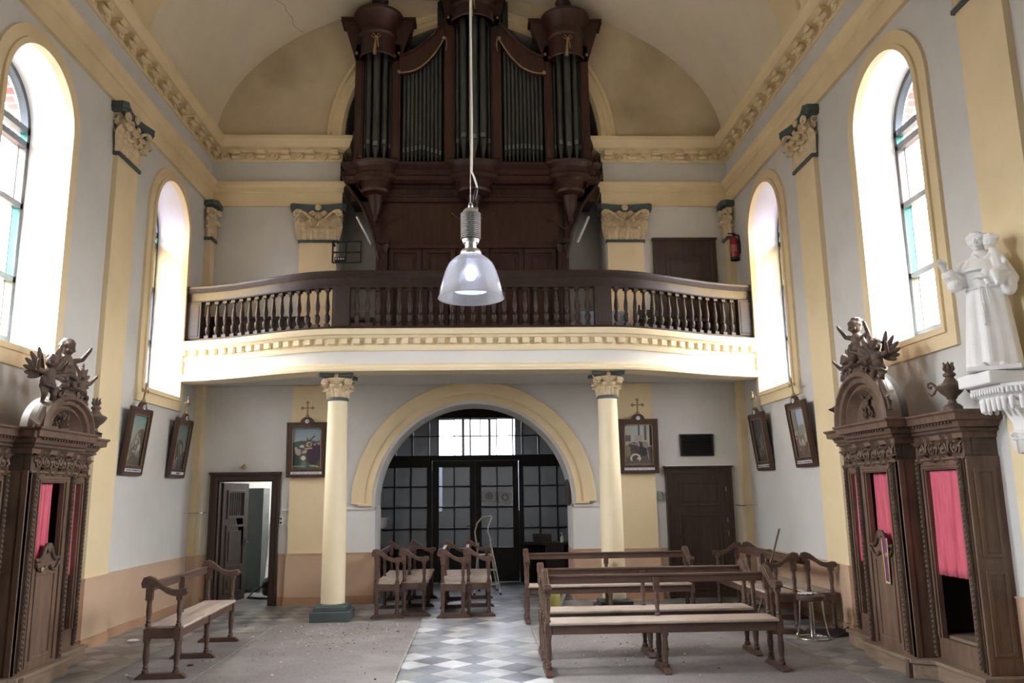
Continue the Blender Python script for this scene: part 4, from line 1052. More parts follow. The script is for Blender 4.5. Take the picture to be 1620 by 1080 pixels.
    m = MB().grid(rows); m.build('arched_moulding', WOOD_C, parent=root, smooth=30)
    m = MB().poly([(r_*math.cos(PI*k/n), r_*math.sin(PI*k/n)*KZ) for r_ in [R-.25] for k in range(n+1)], (), lambda a, b: (XC+.0, a, zc+b)); m.build('tympanum', WOOD_C, parent=root, smooth=0)
    m = MB().grid([[(x,(R-.01)*math.cos(PI*k/n),zc+(R-.01)*math.sin(PI*k/n)*KZ) for x in (XC-.09,XC-.01)] for k in range(n+1)]); m.build('barrel_top', WHITE if s < 0 else BOARD, parent=root, smooth=60)
    # emblem carved on the tympanum: crossed keys with a ribbon
    m = MB(); E0 = (XC+.02, 0.0, zc+.17)
    for f in (-1,1):
        m.tube([(E0[0],f*.085,E0[2]+.10),(E0[0]+.01,0,E0[2]+.01),(E0[0],-f*.05,E0[2]-.07)], [.011,.011,.010], 6)
        m.add(MB().tube([(E0[0],-f*.06+.028*math.cos(t),E0[2]-.095+.028*math.sin(t)) for t in [2*PI*k/10 for k in range(10)]], .009, 6, closed=True))
        m.obox((E0[0],f*.085,E0[2]+.085),(.02,.045,.018)); m.obox((E0[0],f*.075,E0[2]+.055),(.02,.03,.014))
        m.tube([(E0[0],f*.02,E0[2]-.02),(E0[0]+.015,f*.06,E0[2]-.03),(E0[0],f*.07,E0[2]-.07),(E0[0]+.01,f*.03,E0[2]-.11)],[.012,.016,.012,.006],6)
    m.ell((E0[0]+.005,0,E0[2]+.02),(.025,.04,.05),10,8); m.build('emblem', WOOD_CD, parent=root, smooth=50)
    if s < 0:
        m = MB(); m.add(scrolls(.4,.22,2), Matrix.Translation((XC+.03,-.10,zc+.16)) @ RZ(PI/2)); m.build('tympanum_carving', WOOD_CD, parent=root, smooth=50)
    # cherubs and urns on the crown
    zt = zc+R*KZ
    def cherub(y, z, sc_, k, rot, x=XC+.03, wings=True):
        o = putto_mb(k).build('cherub', WOOD_CD, parent=root, loc=(x,y,z), rot=(0,0,PI/2+rot), smooth=60); o.scale = (sc_,)*3; carve(o, .0055, 1)
        if wings:
            for f in (-1,1): wing_mb(f).build('wing', WOOD_CD, parent=o, smooth=50)
        return o
    lf = MB()
    for k in range(9):
        a = (k-4)*.33; lf.add(leaf(.08,.13,.05), Matrix.Translation((XC+.06,.10*math.sin(a)*1.6,zt-.04)) @ RZ(PI/2) @ Matrix.Rotation(a*.7,4,'Y'))
    lf.ell((XC+.05,0,zt),(.07,.14,.06),12,8)
    for f in (-1,1):
        lf.add(spiral((0,-.0,0),.07,1.6,.026), Matrix.Translation((XC+.09,f*.17,zt+.02)) @ RZ(PI/2))
        lf.tube([(XC+.06,f*.05,zt+.20),(XC+.08,f*.12,zt+.14),(XC+.07,f*.16,zt+.24),(XC+.05,f*.10,zt+.33)],[.03,.034,.026,.012],8)
        for k in range(5): lf.ell((XC+.08+.02*(k%2),f*(.06+.05*k),zt-.02-.012*k),(.03,.034,.03),8,6)
    lf.build('leaf_mound', WOOD_CD, parent=root, smooth=50)
    cherub(fy*.02, zt-.0, 1.45, 3+(s>0), -.5*fy, wings=False)
    cherub(fy*.30, zt-(.20 if s > 0 else .12), 1.15, 8, -.2*fy); cherub(-fy*.30, zt-(.17 if s > 0 else .10), 1.2, 5 if s < 0 else 11, -.75*fy)
    for f in (-1,1):
        m = MB(); m.tube([(XC+.06,f*.40,zt-.15),(XC+.08,f*.47,zt-.22),(XC+.07,f*.50,zt-.32),(XC+.08,f*.54,zt-.42)],[.028,.035,.028,.018],8); m.add(leaf(.09,.16,.04), Matrix.Translation((XC+.07,f*.46,zt-.26)) @ RZ(PI/2) @ Matrix.Rotation(f*1.9,4,'Y'))
        m.build('garland', WOOD_CD, parent=root, smooth=50)
    # urns: on the far end of the left one, on both ends of the right one
    for yy in ([1.0] if s < 0 else [.98]):
        u = urn_mb().build('urn', WOOD_CD, parent=root, loc=(XS-.05 if s > 0 else XS+.05, yy, 2.237), rot=(0,0,.95 if s > 0 else 0), smooth=40)
        flame_mb().build('flame', WOOD_CD, parent=u, smooth=45)
        for f in (-1,1) if s > 0 else ():
            h = MB(); h.tube([(0,f*.105,.195),(0,f*.125,.225),(0,f*.145,.245),(0,f*.170,.235),(0,f*.172,.205),(0,f*.150,.195),(0,f*.148,.215)],.011,8)
            h.tube([(0,f*.105,.195),(0,f*.13,.15),(0,f*.15,.13),(0,f*.175,.16)],[.010,.012,.011,.005],6)
            h.build('handle', WOOD_CD, parent=u, smooth=45)
    # curtains
    def curtain(x, y0, y1, z0, z1, amp=.016, n=8):
        m = MB(); nu, nv = 60, 14; g = []
        for j in range(nv):
            v_ = j/(nv-1); row = []
            for i in range(nu):
                u = i/(nu-1); yy = y0+(y1-y0)*u
                dx = amp*(math.sin(u*n*2*PI+.5*math.sin(v_*2.2+u*4))+.4*math.sin(u*n*4.7*PI+1))*(.55+.45*v_)
                row.append((x+dx, yy+.006*math.sin(u*23+v_*4), z1+(z0-z1)*v_))
            g.append(row)
        m.grid(g); r_ = m.build('curtain', CURT, parent=root, smooth=80)
        sol = r_.modifiers.new('thick', 'SOLIDIFY'); sol.thickness = .003
        b = MB(); b.tube([(x,y0-.03,z1+.01),(x,y1+.03,z1+.01)], .008, 8); b.build('curtain_rod', BLACKM, parent=root)
    for f in (-1,1):
        y0, y1 = sorted((f*(YC_+.13), f*(YE_(f)-.12)))
        if s > 0 or f > 0: curtain(XS-.045, y0, y1, .86, 1.745, .014, 7)
    if s < 0: curtain(XC-.055, -.215, .12, .86, 1.745, .014, 5)
    else: curtain(XC-.08, -.215, .215, .86, 1.745, .014, 7)
    return root
confessional(-1, 'carved dark oak confessional under the cherubs, its pediment backed by a whitewashed barrel top')
cr = confessional(1, 'carved dark oak confessional beside the white saint, a purple stole over its half door')
# the stole hanging over the half door on the right
st = thing('stole', 'purple silk stole with pale gold edges hung over a confessional half door', 'stole', (W-XC-.03, CONF_Y-.10, .78))
def strip(y0, y1, z0, z1, x): 
    return MB().grid([[(x+.004*math.sin(9*z+y*30), y, z) for z in [z0+(z1-z0)*k/8 for k in range(9)]] for y in (y0,y1)])
m = strip(-.04,.04,-.02,.36,0).add(strip(-.04,.04,.36,.37,0)); o = m.build('cloth', PURPLE, parent=st); o.modifiers.new('t','SOLIDIFY').thickness = .004
g = MB()
for y in (-.047,.04): g.add(strip(y,y+.010,-.03,.37,-.004))
g.add(strip(-.047,.05,-.035,-.015,-.004)); o = g.build('gold_edge', GOLD, parent=st); o.modifiers.new('t','SOLIDIFY').thickness = .004
g = strip(-.060,-.05,.06,.37,-.012); o = g.build('gold_band', GOLD, parent=st); o.modifiers.new('t','SOLIDIFY').thickness = .004
# ------------------------------------------------------------------ benches: local x along the seat, front at -y, legs at y=0 and y=.27
TURN = [(.030,0),(.030,.03),(.020,.04),(.026,.055),(.020,.07),(.024,.10),(.029,.16),(.024,.24),(.027,.27),(.032,.285),(.026,.30)]
def turned(z0, z1, r=1.0):
    h = z1-z0; return [(q*r, z0+z/.30*h) for q, z in TURN]
def make_bench(L, label, group):
    t = thing('bench', label, 'bench', (0,0,0), 0, group)
    H = L/2
    m = MB().box(-H+.01,H-.01,-.045,.30,.425,.452); m.build('seat', DUSTW, parent=t, bevel=.008)
    m = MB(); m.box(-H+.03,H-.03,-.015,.012,.345,.425); m.box(-H+.03,H-.03,.255,.28,.345,.425)
    for x in (-H+.0,H-.0): m.box(x-.022,x+.022,-.01,.28,.345,.425)
    m.build('seat_frame', WOOD_K, parent=t, bevel=.004)
    m = MB().box(-H+.0,H-.0,.285,.310,.748,.81); m.box(-H,H,.272,.322,.808,.83); m.build('back_rail', WOOD_K, parent=t, bevel=.005)
    # armrest outline in the y-z plane, high scroll at the back falling in an S to a curled nose
    top = [(.335,.79),(.345,.83),(.33,.872),(.285,.885),(.24,.868),(.19,.83),(.14,.79),(.08,.765),(.02,.762),(-.03,.775),(-.058,.770),(-.070,.745),(-.058,.722)]
    bot = [(-.02,.712),(.05,.715),(.11,.735),(.17,.775),(.22,.80),(.26,.81),(.30,.79)]
    for x in (-H, H):
        m = MB().prism(top+bot, 'x', x-.032, x+.032)
        for d in (-.018,0,.018): m.tube([(x+d,y,z+.002) for y, z in top[2:-2]], .007, 6)
        m.build('armrest', WOOD_K, parent=t, smooth=45)
        m = MB().box(x-.026,x+.026,-.026,.026,.335,.445); m.lathe(turned(.445,.70,.86), c=(x,0,0), n=12); m.box(x-.026,x+.026,-.028,.028,.68,.73); m.build('arm_support', WOOD_K, parent=t, smooth=40)
    for x in (-H, 0, H):
        m = MB().lathe(turned(.45,.70,.86), c=(x,.27,0), n=12); m.box(x-.028,x+.028,.244,.300,.68,.80); m.build('back_post', WOOD_K, parent=t, smooth=40)
        for y in (0,.27):
            m = MB().lathe(turned(.045,.345,1.0), c=(x,y,0), n=12); m.box(x-.028,x+.028,y-.028,y+.028,.325,.43); m.build('leg', WOOD_K, parent=t, smooth=40)
        m = MB().prism([(-.09,0),(.35,0),(.35,.018),(.31,.048),(-.05,.048),(-.09,.018)], 'x', x-.032, x+.032); m.build('foot', WOODFOOT, parent=t, bevel=.004)
    return t
proto = {}
def bench(L, x, y, rz, label, group):
    if L not in proto: proto[L] = o = make_bench(L, label, group)
    else: o = copy_tree(proto[L]); o['label'] = label; o['group'] = group
    o.location = (x, y, 0.008 if (0.7 < abs(x) < 3.3 and y < 10.3) else 0); o.rotation_euler = (0,0,rz); return o
BR = 'dark oak benches across the right side of the nave'
bench(2.10, 1.72, 7.58, 0, 'dusty oak bench standing frontmost on the carpet, its whole seat in view', BR)
bench(2.10, 1.735, 8.30, 0, 'dusty oak bench directly behind the frontmost bench', BR)
bench(2.10, 1.72, 10.60, 0, 'dark oak bench standing before the right-hand column', BR)
bench(1.86, -2.71-.0, 8.74, PI/2+.035, 'oak bench alone by the left wall near the open doorway', 'benches set along the nave')
BC = 'four benches huddled before the glazed screen'
bench(1.86, -1.03, 12.18, PI/2, 'oak bench of the huddle nearest the left-hand arch pier', BC)
bench(1.86, -.68, 12.30, PI/2, 'oak bench of the huddle, second from the left-hand arch pier', BC)
bench(1.86, -.15, 12.08, PI/2, 'oak bench of the huddle, third from the left-hand arch pier', BC)
bench(1.86, .19, 12.18, PI/2, 'oak bench of the huddle beside the white stepladder', BC)
BW = 'two benches back to back by the right wall'
bench(2.06, 3.395, 10.52, -PI/2, 'oak bench by the right wall facing into the nave, papers near its end', BW)
bench(2.06, 4.10, 10.52, PI/2, 'oak bench by the right wall with its front turned to the wall', BW)

# ------------------------------------------------------------------ station pictures
def canvas(w, h, shapes, bgc, n=46):
    nx, nz = n, int(n*h/w); m = MB(); cols = []
    def col(u, v):
        c = Vector(bgc(u, v))
        for kind, cx, cy, rx, ry, rot, cc in shapes:
            dx, dy = u-cx, (v-cy)*h/w; ca, sa = math.cos(rot), math.sin(rot); a, b2 = (dx*ca+dy*sa)/rx, (-dx*sa+dy*ca)/ry
            d = a*a+b2*b2 if kind == 'e' else max(abs(a), abs(b2))**2
            if kind == 'r': d = abs(math.sqrt(a*a+b2*b2)-1)*6
            if d < 1.0: c = Vector(cc)
        return c
    g = [[((i/nx-.5)*w, 0, (j/nz)*h) for i in range(nx+1)] for j in range(nz+1)]
    m.grid(g)
    return m, [(*col(i/nx, j/nz), 1) for j in range(nz+1) for i in range(nx+1)]
def crowd(seed, n, y0, tones, halo=True):
    q = random.Random(seed); s = []
    for k in range(n):
        x = .1+.8*(k+.5)/n+q.uniform(-.05,.05); b = y0+q.uniform(-.05,.12); c = q.choice(tones); hgt = q.uniform(.16,.26)
        s.append(('e', x, b+hgt*.45, .085, hgt*.62, q.uniform(-.35,.35), c)); s.append(('e', x+q.uniform(-.03,.03), b+hgt*.95, .038, .045, 0, (.34,.24,.17)))
        if q.random() < .6: s.append(('e', x+q.uniform(-.06,.06), b+hgt*.5, .10, .022, q.uniform(-1,1), q.choice(tones)))
    return s
DK = [(.05,.04,.05),(.10,.05,.06),(.16,.14,.13),(.06,.09,.09),(.30,.26,.22),(.12,.08,.05)]
LTN = [(.42,.38,.33),(.30,.27,.24),(.14,.12,.11),(.48,.44,.38),(.10,.16,.16),(.22,.10,.09)]
def picture(label, x, y, rz, tilt, shapes, bgc, num, cap):
    t = thing('station_picture', label, 'picture', (x, y, 1.885), rz, 'framed station pictures along the walls')
    w, h = .62, .84
    p = bpy.data.objects.new('frame', None)
    fr = MB(); cr = .055
    half = [(-w/2,0),(w/2,0),(w/2,h-.0),(.11,h),(.085,h+.045),(.045,h+.075),(0,h+.085),(-.045,h+.075),(-.085,h+.045),(-.11,h),(-w/2,h)]
    iw0, iz0, iz1 = w/2-.095, .125, h-.09
    win = [(-iw0,iz0),(-iw0,iz1-.03),(-iw0+.03,iz1),(iw0-.03,iz1),(iw0,iz1-.03),(iw0,iz0)]
    fr.prism(half, 'y', -.045, -.005, 0, [win])
    for i0, a in ((.012,.052),(.055,.05)):
        fr.prism([(-w/2+i0,.012),(w/2-i0,.012),(w/2-i0,h-.012),(-w/2+i0,h-.012)], 'y', -a-.004, -.04, 0, [[(-w/2+i0+.016,.03),(-w/2+i0+.016,h-.03),(w/2-i0-.016,h-.03),(w/2-i0-.016,.03)]])
    f = fr.build('frame', FRAMEW, parent=t, smooth=30, bevel=.003)
    R = (tilt,0,0)
    parts = [f]
    cv, vc = canvas(iw0*2+.01, iz1-iz0+.01, shapes, bgc)
    c = cv.build('canvas', PAINT, parent=t, loc=(0,0,0), smooth=0, vcol=True)
    c.data.transform(Matrix.Translation((0,-.022,iz0-.005)))
    at = c.data.color_attributes.new('paint', 'FLOAT_COLOR', 'POINT'); at.data.foreach_set('color', [k for q in vc for k in q]); parts.append(c)
    ln = MB(); pts = [(a,-.047,b2) for a, b2 in win]; ln.tube(pts, .005, 6, closed=True); parts.append(ln.build('gilt_slip', GILT, parent=t))
    cp = MB().box(-w/2+.075,w/2-.075,-.056,-.044,.048,.085); parts.append(cp.build('caption_plate', PAPER, parent=t, smooth=0))
    md = MB().lathe([(.030,-.058),(.030,-.044)], c=(0,0,h+.012), n=20, axis='y'); md.v = [(a,b2,c2) for a,b2,c2 in md.v]; parts.append(md.build('number_disc', PAPER, parent=t))
    cx = MB(); z0 = h+.085
    cx.lathe([(.03,z0-.01),(.028,z0+.01),(.016,z0+.03),(.012,z0+.05)], c=(0,-.025,0), n=12)
    cx.box(-.009,.009,-.034,-.016,z0+.04,z0+.205); cx.box(-.07,.07,-.034,-.016,z0+.125,z0+.143)
    for px_, pz in ((-.078,.134),(.078,.134),(0,.215)):
        for d in ((0,.014),(0,-.014),(.014,0),(-.014,0)): cx.ell((px_+d[0],-.025,z0+pz+d[1]),(.013,.010,.013),8,6)
    parts.append(cx.build('cross', GILT, parent=t, smooth=40))
    def txt(s_, size, z, par):
        cu = bpy.data.curves.new('lettering', 'FONT'); cu.body = s_; cu.size = size; cu.align_x = 'CENTER'; cu.align_y = 'CENTER'; cu.extrude = .0008
        cu.materials.append(BLACK); o0 = bpy.data.objects.new('lettering', cu); COL.objects.link(o0)
        bpy.context.view_layer.update(); me = bpy.data.meshes.new_from_object(o0.evaluated_get(bpy.context.evaluated_depsgraph_get())); bpy.data.objects.remove(o0)
        o = bpy.data.objects.new('lettering', me); COL.objects.link(o); o.parent = par; o.location = (0,-.060 if size < .03 else -.060,z); o.rotation_euler = (PI/2,0,0); return o
    txt(cap, .030, .066, parts[3]); txt(num, .034, h+.012, parts[4])
    for o in parts: o.rotation_euler = R
    return t
def sky(top, bot, ground, hz): return lambda u, v: tuple(Vector(ground).lerp(Vector(bot), .0)) if v < hz else tuple(Vector(bot).lerp(Vector(top), (v-hz)/(1-hz)))
TL = .115
s1 = [('e',.35,.62,.5,.10,.1,(.06,.09,.07)),('b',.62,.70,.025,.22,-.75,(.05,.035,.03)),('b',.56,.68,.02,.13,.55,(.05,.035,.03)),('e',.70,.35,.20,.36,.1,(.055,.03,.05)),('e',.90,.45,.12,.34,0,(.05,.035,.075)),('e',.92,.62,.07,.06,0,(.30,.24,.20)),('e',.12,.20,.13,.24,0,(.03,.05,.045)),('e',.20,.42,.10,.12,.5,(.33,.27,.28)),('e',.33,.55,.08,.05,0,(.50,.46,.38)),('e',.12,.50,.05,.045,0,(.40,.33,.30)),('b',.55,.50,.13,.022,.1,(.45,.36,.28)),('e',.42,.42,.09,.05,.3,(.40,.30,.33)),('e',.38,.27,.08,.08,.3,(.62,.58,.42)),('e',.40,.12,.09,.13,0,(.09,.20,.20)),('b',.2,.07,.2,.012,0,(.45,.40,.33)),('e',.75,.08,.2,.02,-.15,(.5,.45,.37)),('r',.58,.60,.075,.075,0,(.72,.63,.42)),('e',.58,.58,.05,.055,0,(.16,.10,.07))]
picture('framed picture of a kneeling white figure under blue sky, partly behind a column', -2.57, D-.075, 0, TL*.5, s1, sky((.16,.25,.34),(.34,.38,.36),(.07,.09,.06),.55), 'VIII', 'JEZUS TROOST DE VROUWEN')
s2 = [('b',.10,.66,.12,.10,0,(.11,.10,.10)),('b',.52,.82,.035,.24,0,(.09,.085,.08)),('b',.75,.80,.05,.26,0,(.10,.095,.09)),('b',.95,.75,.05,.4,0,(.05,.045,.04)),('b',.50,.62,.15,.16,0,(.30,.29,.26)),('e',.30,.45,.20,.16,.2,(.07,.06,.055)),('e',.68,.40,.17,.25,0,(.045,.04,.04)),('e',.10,.35,.11,.22,0,(.20,.18,.15)),('e',.74,.50,.10,.12,.6,(.25,.22,.19)),('b',.30,.52,.22,.018,-.2,(.30,.26,.22)),('e',.55,.55,.05,.05,0,(.06,.045,.04)),('b',.82,.32,.018,.25,.15,(.26,.22,.18)),('e',.50,.28,.14,.14,0,(.06,.05,.05)),('r',.38,.17,.16,.14,0,(.62,.57,.47)),('e',.38,.15,.09,.09,0,(.08,.06,.06)),('b',.38,.085,.17,.045,0,(.11,.095,.085)),('e',.47,.17,.05,.035,.6,(.50,.45,.38)),('b',.5,.03,.5,.03,0,(.16,.14,.11))]
picture('framed grey-toned picture of a fallen figure before stone pillars, half behind the column', 2.57, D-.075, 0, TL*.5, s2, sky((.34,.36,.36),(.36,.35,.32),(.10,.09,.08),.45), 'VII', 'JEZUS VALT TEN TWEEDEN MALE')
for (lab, x, y, rz, sh, bgc, num, cap) in (
  ('framed picture with a pale teal sky on the left wall, nearer the cherub-topped confessional', -W+.006, 10.31, PI/2, [('e',.75,.55,.35,.25,.3,(.11,.10,.07))]+crowd(4,7,.10,LTN)+crowd(9,5,.28,LTN), sky((.16,.27,.28),(.36,.38,.30),(.10,.085,.06),.45), 'IX', 'JEZUS VALT TEN DERDEN MALE'),
  ('framed picture with a dark rounded hill on the left wall, by the corner pilaster', -W+.006, 11.83, PI/2, [('e',.45,.45,.35,.30,0,(.035,.035,.028)),('e',.4,.25,.3,.25,0,(.05,.04,.03)),('b',.5,.35,.03,.4,.4,(.20,.17,.14)),('e',.62,.45,.07,.2,.5,(.35,.31,.27)),('e',.35,.18,.06,.18,-.6,(.33,.29,.25))]+crowd(21,4,.04,DK), sky((.13,.18,.19),(.24,.26,.23),(.05,.045,.035),.4), 'VIII', 'KRUISWEG'),
  ('framed picture with bright sky and pale buildings on the wall above the benches', W-.006, 10.28, -PI/2, [('b',.15,.75,.2,.3,0,(.24,.24,.21)),('b',.30,.66,.06,.4,0,(.16,.15,.14)),('e',.62,.55,.30,.16,0,(.27,.26,.22))]+crowd(14,6,.22,LTN)+crowd(15,5,.06,DK), sky((.36,.44,.56),(.40,.43,.44),(.13,.11,.09),.45), 'V', 'SIMON HELPT HET KRUIS DRAGEN'),
  ('framed very dark picture on the right wall, by the corner pilaster', W-.006, 11.78, -PI/2, [('b',.4,.7,.05,.4,.1,(.06,.055,.05)),('e',.5,.40,.12,.25,.3,(.17,.15,.14)),('e',.6,.58,.06,.08,0,(.22,.20,.18))]+crowd(33,4,.05,DK), sky((.055,.06,.065),(.09,.085,.08),(.03,.026,.022),.4), 'VI', 'VERONICA DROOGT HET AANSCHIJN')):
    picture(lab, x, y, rz, TL, sh, bgc, num, cap)

# ------------------------------------------------------------------ pendant lamp
lp = thing('pendant_lamp', 'industrial pendant lamp with ribbed aluminium body and clear bell shade, hanging mid-nave', 'lamp', (.005, 6.0, 3.06))
def Zl(z): return z-3.06
sh = MB(); prf = [(.085,3.405),(.115,3.385),(.145,3.362),(.168,3.335),(.172,3.33),(.195,3.28),(.217,3.21),(.234,3.14),(.244,3.085),(.250,3.07),(.253,3.062)]
sh.lathe([(r, Zl(z)) for r, z in prf]+[(r-.006, Zl(z)) for r, z in prf[::-1]], n=96, cap=False)
def acrylic():
    m = bpy.data.materials.new('ribbed clear acrylic'); m.use_nodes = True; N, L = add_nodes(m); N.clear()
    o = N.new('ShaderNodeOutputMaterial'); t = N.new('ShaderNodeBsdfTransparent'); t.inputs['Color'].default_value = (.93,.94,.97,1)
    g = N.new('ShaderNodeBsdfGlossy'); g.inputs['Roughness'].default_value = .05; g.inputs['Color'].default_value = (1,1,1,1)
    tr = N.new('ShaderNodeBsdfTranslucent'); tr.inputs['Color'].default_value = (.82,.83,.90,1); df = N.new('ShaderNodeBsdfDiffuse'); df.inputs['Color'].default_value = (.75,.76,.82,1)
    tc = N.new('ShaderNodeTexCoord'); sp = N.new('ShaderNodeSeparateXYZ'); L.new(tc.outputs['Object'], sp.inputs[0])
    at = N.new('ShaderNodeMath'); at.operation = 'ARCTAN2'; L.new(sp.outputs[0], at.inputs[0]); L.new(sp.outputs[1], at.inputs[1])
    mu = N.new('ShaderNodeMath'); mu.operation = 'MULTIPLY'; mu.inputs[1].default_value = 90; L.new(at.outputs[0], mu.inputs[0])
    sn = N.new('ShaderNodeMath'); sn.operation = 'SINE'; L.new(mu.outputs[0], sn.inputs[0])
    bp = N.new('ShaderNodeBump'); bp.inputs['Strength'].default_value = .35; bp.inputs['Distance'].default_value = .004; L.new(sn.outputs[0], bp.inputs['Height']); L.new(bp.outputs[0], g.inputs['Normal'])
    fr = N.new('ShaderNodeLayerWeight'); fr.inputs['Blend'].default_value = .40
    a = N.new('ShaderNodeMixShader'); a.inputs[0].default_value = .5; L.new(tr.outputs[0], a.inputs[1]); L.new(df.outputs[0], a.inputs[2])
    b = N.new('ShaderNodeMixShader'); b.inputs[0].default_value = .52; L.new(t.outputs[0], b.inputs[1]); L.new(a.outputs[0], b.inputs[2])
    c = N.new('ShaderNodeMixShader'); L.new(fr.outputs['Fresnel'], c.inputs[0]); L.new(b.outputs[0], c.inputs[1]); L.new(g.outputs[0], c.inputs[2])
    L.new(c.outputs[0], o.inputs['Surface']); return m
sh.build('shade', acrylic(), parent=lp, smooth=70)
m = MB().lathe([(.040,Zl(3.405)),(.082,Zl(3.405)),(.082,Zl(3.425)),(.070,Zl(3.445)),(.046,Zl(3.455)),(.043,Zl(3.49)),(.060,Zl(3.50)),(.068,Zl(3.525))], n=32); m.build('collar', ALU, parent=lp, smooth=35)
m = MB().lathe([(.052,Zl(3.52)),(.052,Zl(3.745))], n=24); m.build('housing_core', BLACKM, parent=lp, smooth=40)
pr = []
m = MB()
for k in range(14):
    z = 3.535+k*.0152; m.lathe([(.045,Zl(z)),(.076,Zl(z)),(.078,Zl(z+.003)),(.076,Zl(z+.006)),(.045,Zl(z+.006))], n=28)
m.box(-.005,.005,-.081,-.05,Zl(3.53),Zl(3.74)); m.build('cooling_ribs', ALU, parent=lp, smooth=40)
m = MB().lathe([(.066,Zl(3.74)),(.062,Zl(3.755)),(.045,Zl(3.775)),(.02,Zl(3.785)),(.02,Zl(3.80))], n=24); m.obox((.045,-.02,Zl(3.775)),(.03,.02,.02)); m.tube([(-.012,0,Zl(3.80)),(-.012,0,Zl(3.82)),(0,0,Zl(3.832)),(.012,0,Zl(3.82)),(.012,0,Zl(3.80))],.005,8); m.build('cap', ALU, parent=lp, smooth=35)
pc = MB(); pc.lathe([(.05,Zl(3.37)),(.075,Zl(3.33)),(.105,Zl(3.26)),(.125,Zl(3.18)),(.13,Zl(3.12)),(.124,Zl(3.12)),(.12,Zl(3.18)),(.10,Zl(3.255)),(.07,Zl(3.325)),(.045,Zl(3.365))], n=64, cap=False); pc.build('inner_lobe_cone', bpy.data.materials['ribbed clear acrylic'], parent=lp, smooth=60)  # cone added to make bright lobes inside the shade
bulb = MB(); bulb.lathe([(.001,Zl(3.20)),(.03,Zl(3.21)),(.045,Zl(3.25)),(.04,Zl(3.31)),(.025,Zl(3.36)),(.022,Zl(3.42))], n=20); bulb.build('bulb', emit('lit bulb', (.80,.86,1.0), 16.0), parent=lp, smooth=60)
w = MB(); w.tube([(0,0,Zl(3.83)),(0,0,Zl(10.04))], .004, 6); w.build('steel_wire', STEEL, parent=lp)
cb = MB(); cb.tube([(.012,-.01,Zl(10.04)),(.008,-.01,Zl(8.2)),(.011,-.01,Zl(6.4)),(.010,-.01,Zl(5.2)),(.014,-.012,Zl(4.5)),(.012,-.012,Zl(4.15)),(.010,-.012,Zl(4.08)),(.030,-.012,Zl(4.03)),(.048,-.012,Zl(3.97)),(.050,-.012,Zl(3.94))], .0075, 8); cb.build('cable', WHITEP, parent=lp, smooth=60)
cn = MB(); cn.tube([(.050,-.012,Zl(3.945)),(.045,-.012,Zl(3.92)),(.032,-.012,Zl(3.87)),(.028,-.012,Zl(3.85))],[.009,.014,.014,.008],10); cn.tube([(.03,-.012,Zl(3.86)),(.015,-.01,Zl(3.83)),(.05,-.01,Zl(3.815)),(.052,-.01,Zl(3.78))],.004,6); cn.build('connector', BLACK, parent=lp)

# ------------------------------------------------------------------ saint on a wall console
con = thing('console', 'white carved wall console under the white saint statue', 'console', (W, 5.98, 1.75))
m = MB()   # local: x toward the wall is +, room is -x
def half_oct(r): return [(0,-r),(-r*.55,-r*.92),(-r*.95,-r*.45),(-r*.95,r*.45),(-r*.55,r*.92),(0,r)]
for z, r in (): pass
zs = [(.02,.07),(.10,.10),(.18,.12),(.20,.17),(.24,.19),(.27,.15),(.33,.155),(.42,.20),(.46,.24),(.50,.25),(.50,.33),(.53,.36),(.58,.40),(.60,.40)]
P = [[(x,y,z) for x, y in half_oct(r)] for z, r in zs]
m.grid(P); m.poly(half_oct(.40), (), lambda a,b2: (a,b2,.60)); m.poly(half_oct(.07), (), lambda a,b2: (a,b2,.02)); m.build('bracket', WHITE, parent=con, smooth=25)
m = MB(); ho = half_oct(.335)
for i in range(len(ho)-1):
    a, b2 = Vector(ho[i]), Vector(ho[i+1]); n = max(2, int((b2-a).length/.052))
    for k in range(n):
        p = a+(b2-a)*((k+.5)/n); m.cap2((p.x,p.y,.425),(p.x,p.y,.50),.016,.022,8)
ho = half_oct(.395)
for i in range(len(ho)-1):
    a, b2 = Vector(ho[i]), Vector(ho[i+1]); n = max(2, int((b2-a).length/.03))
    for k in range(n): p = a+(b2-a)*((k+.5)/n); m.ell((p.x,p.y,.555),(.013,.013,.026),6,5)
m.build('hanging_tongues', WHITE, parent=con, smooth=50)
m = MB()
for k in range(7):
    a = -PI/2+PI*k/6; m.add(leaf(.10,.16,.05), Matrix.Translation((-.13*math.cos(a),.15*math.sin(a),.10)) @ RZ(a-PI/2))
m.build('leaf_carving', WHITE, parent=con, smooth=50)
m = MB().box(-.46,-.02,-.20,.20,.602,.70); m.build('plinth', WHITE, parent=con, bevel=.01)

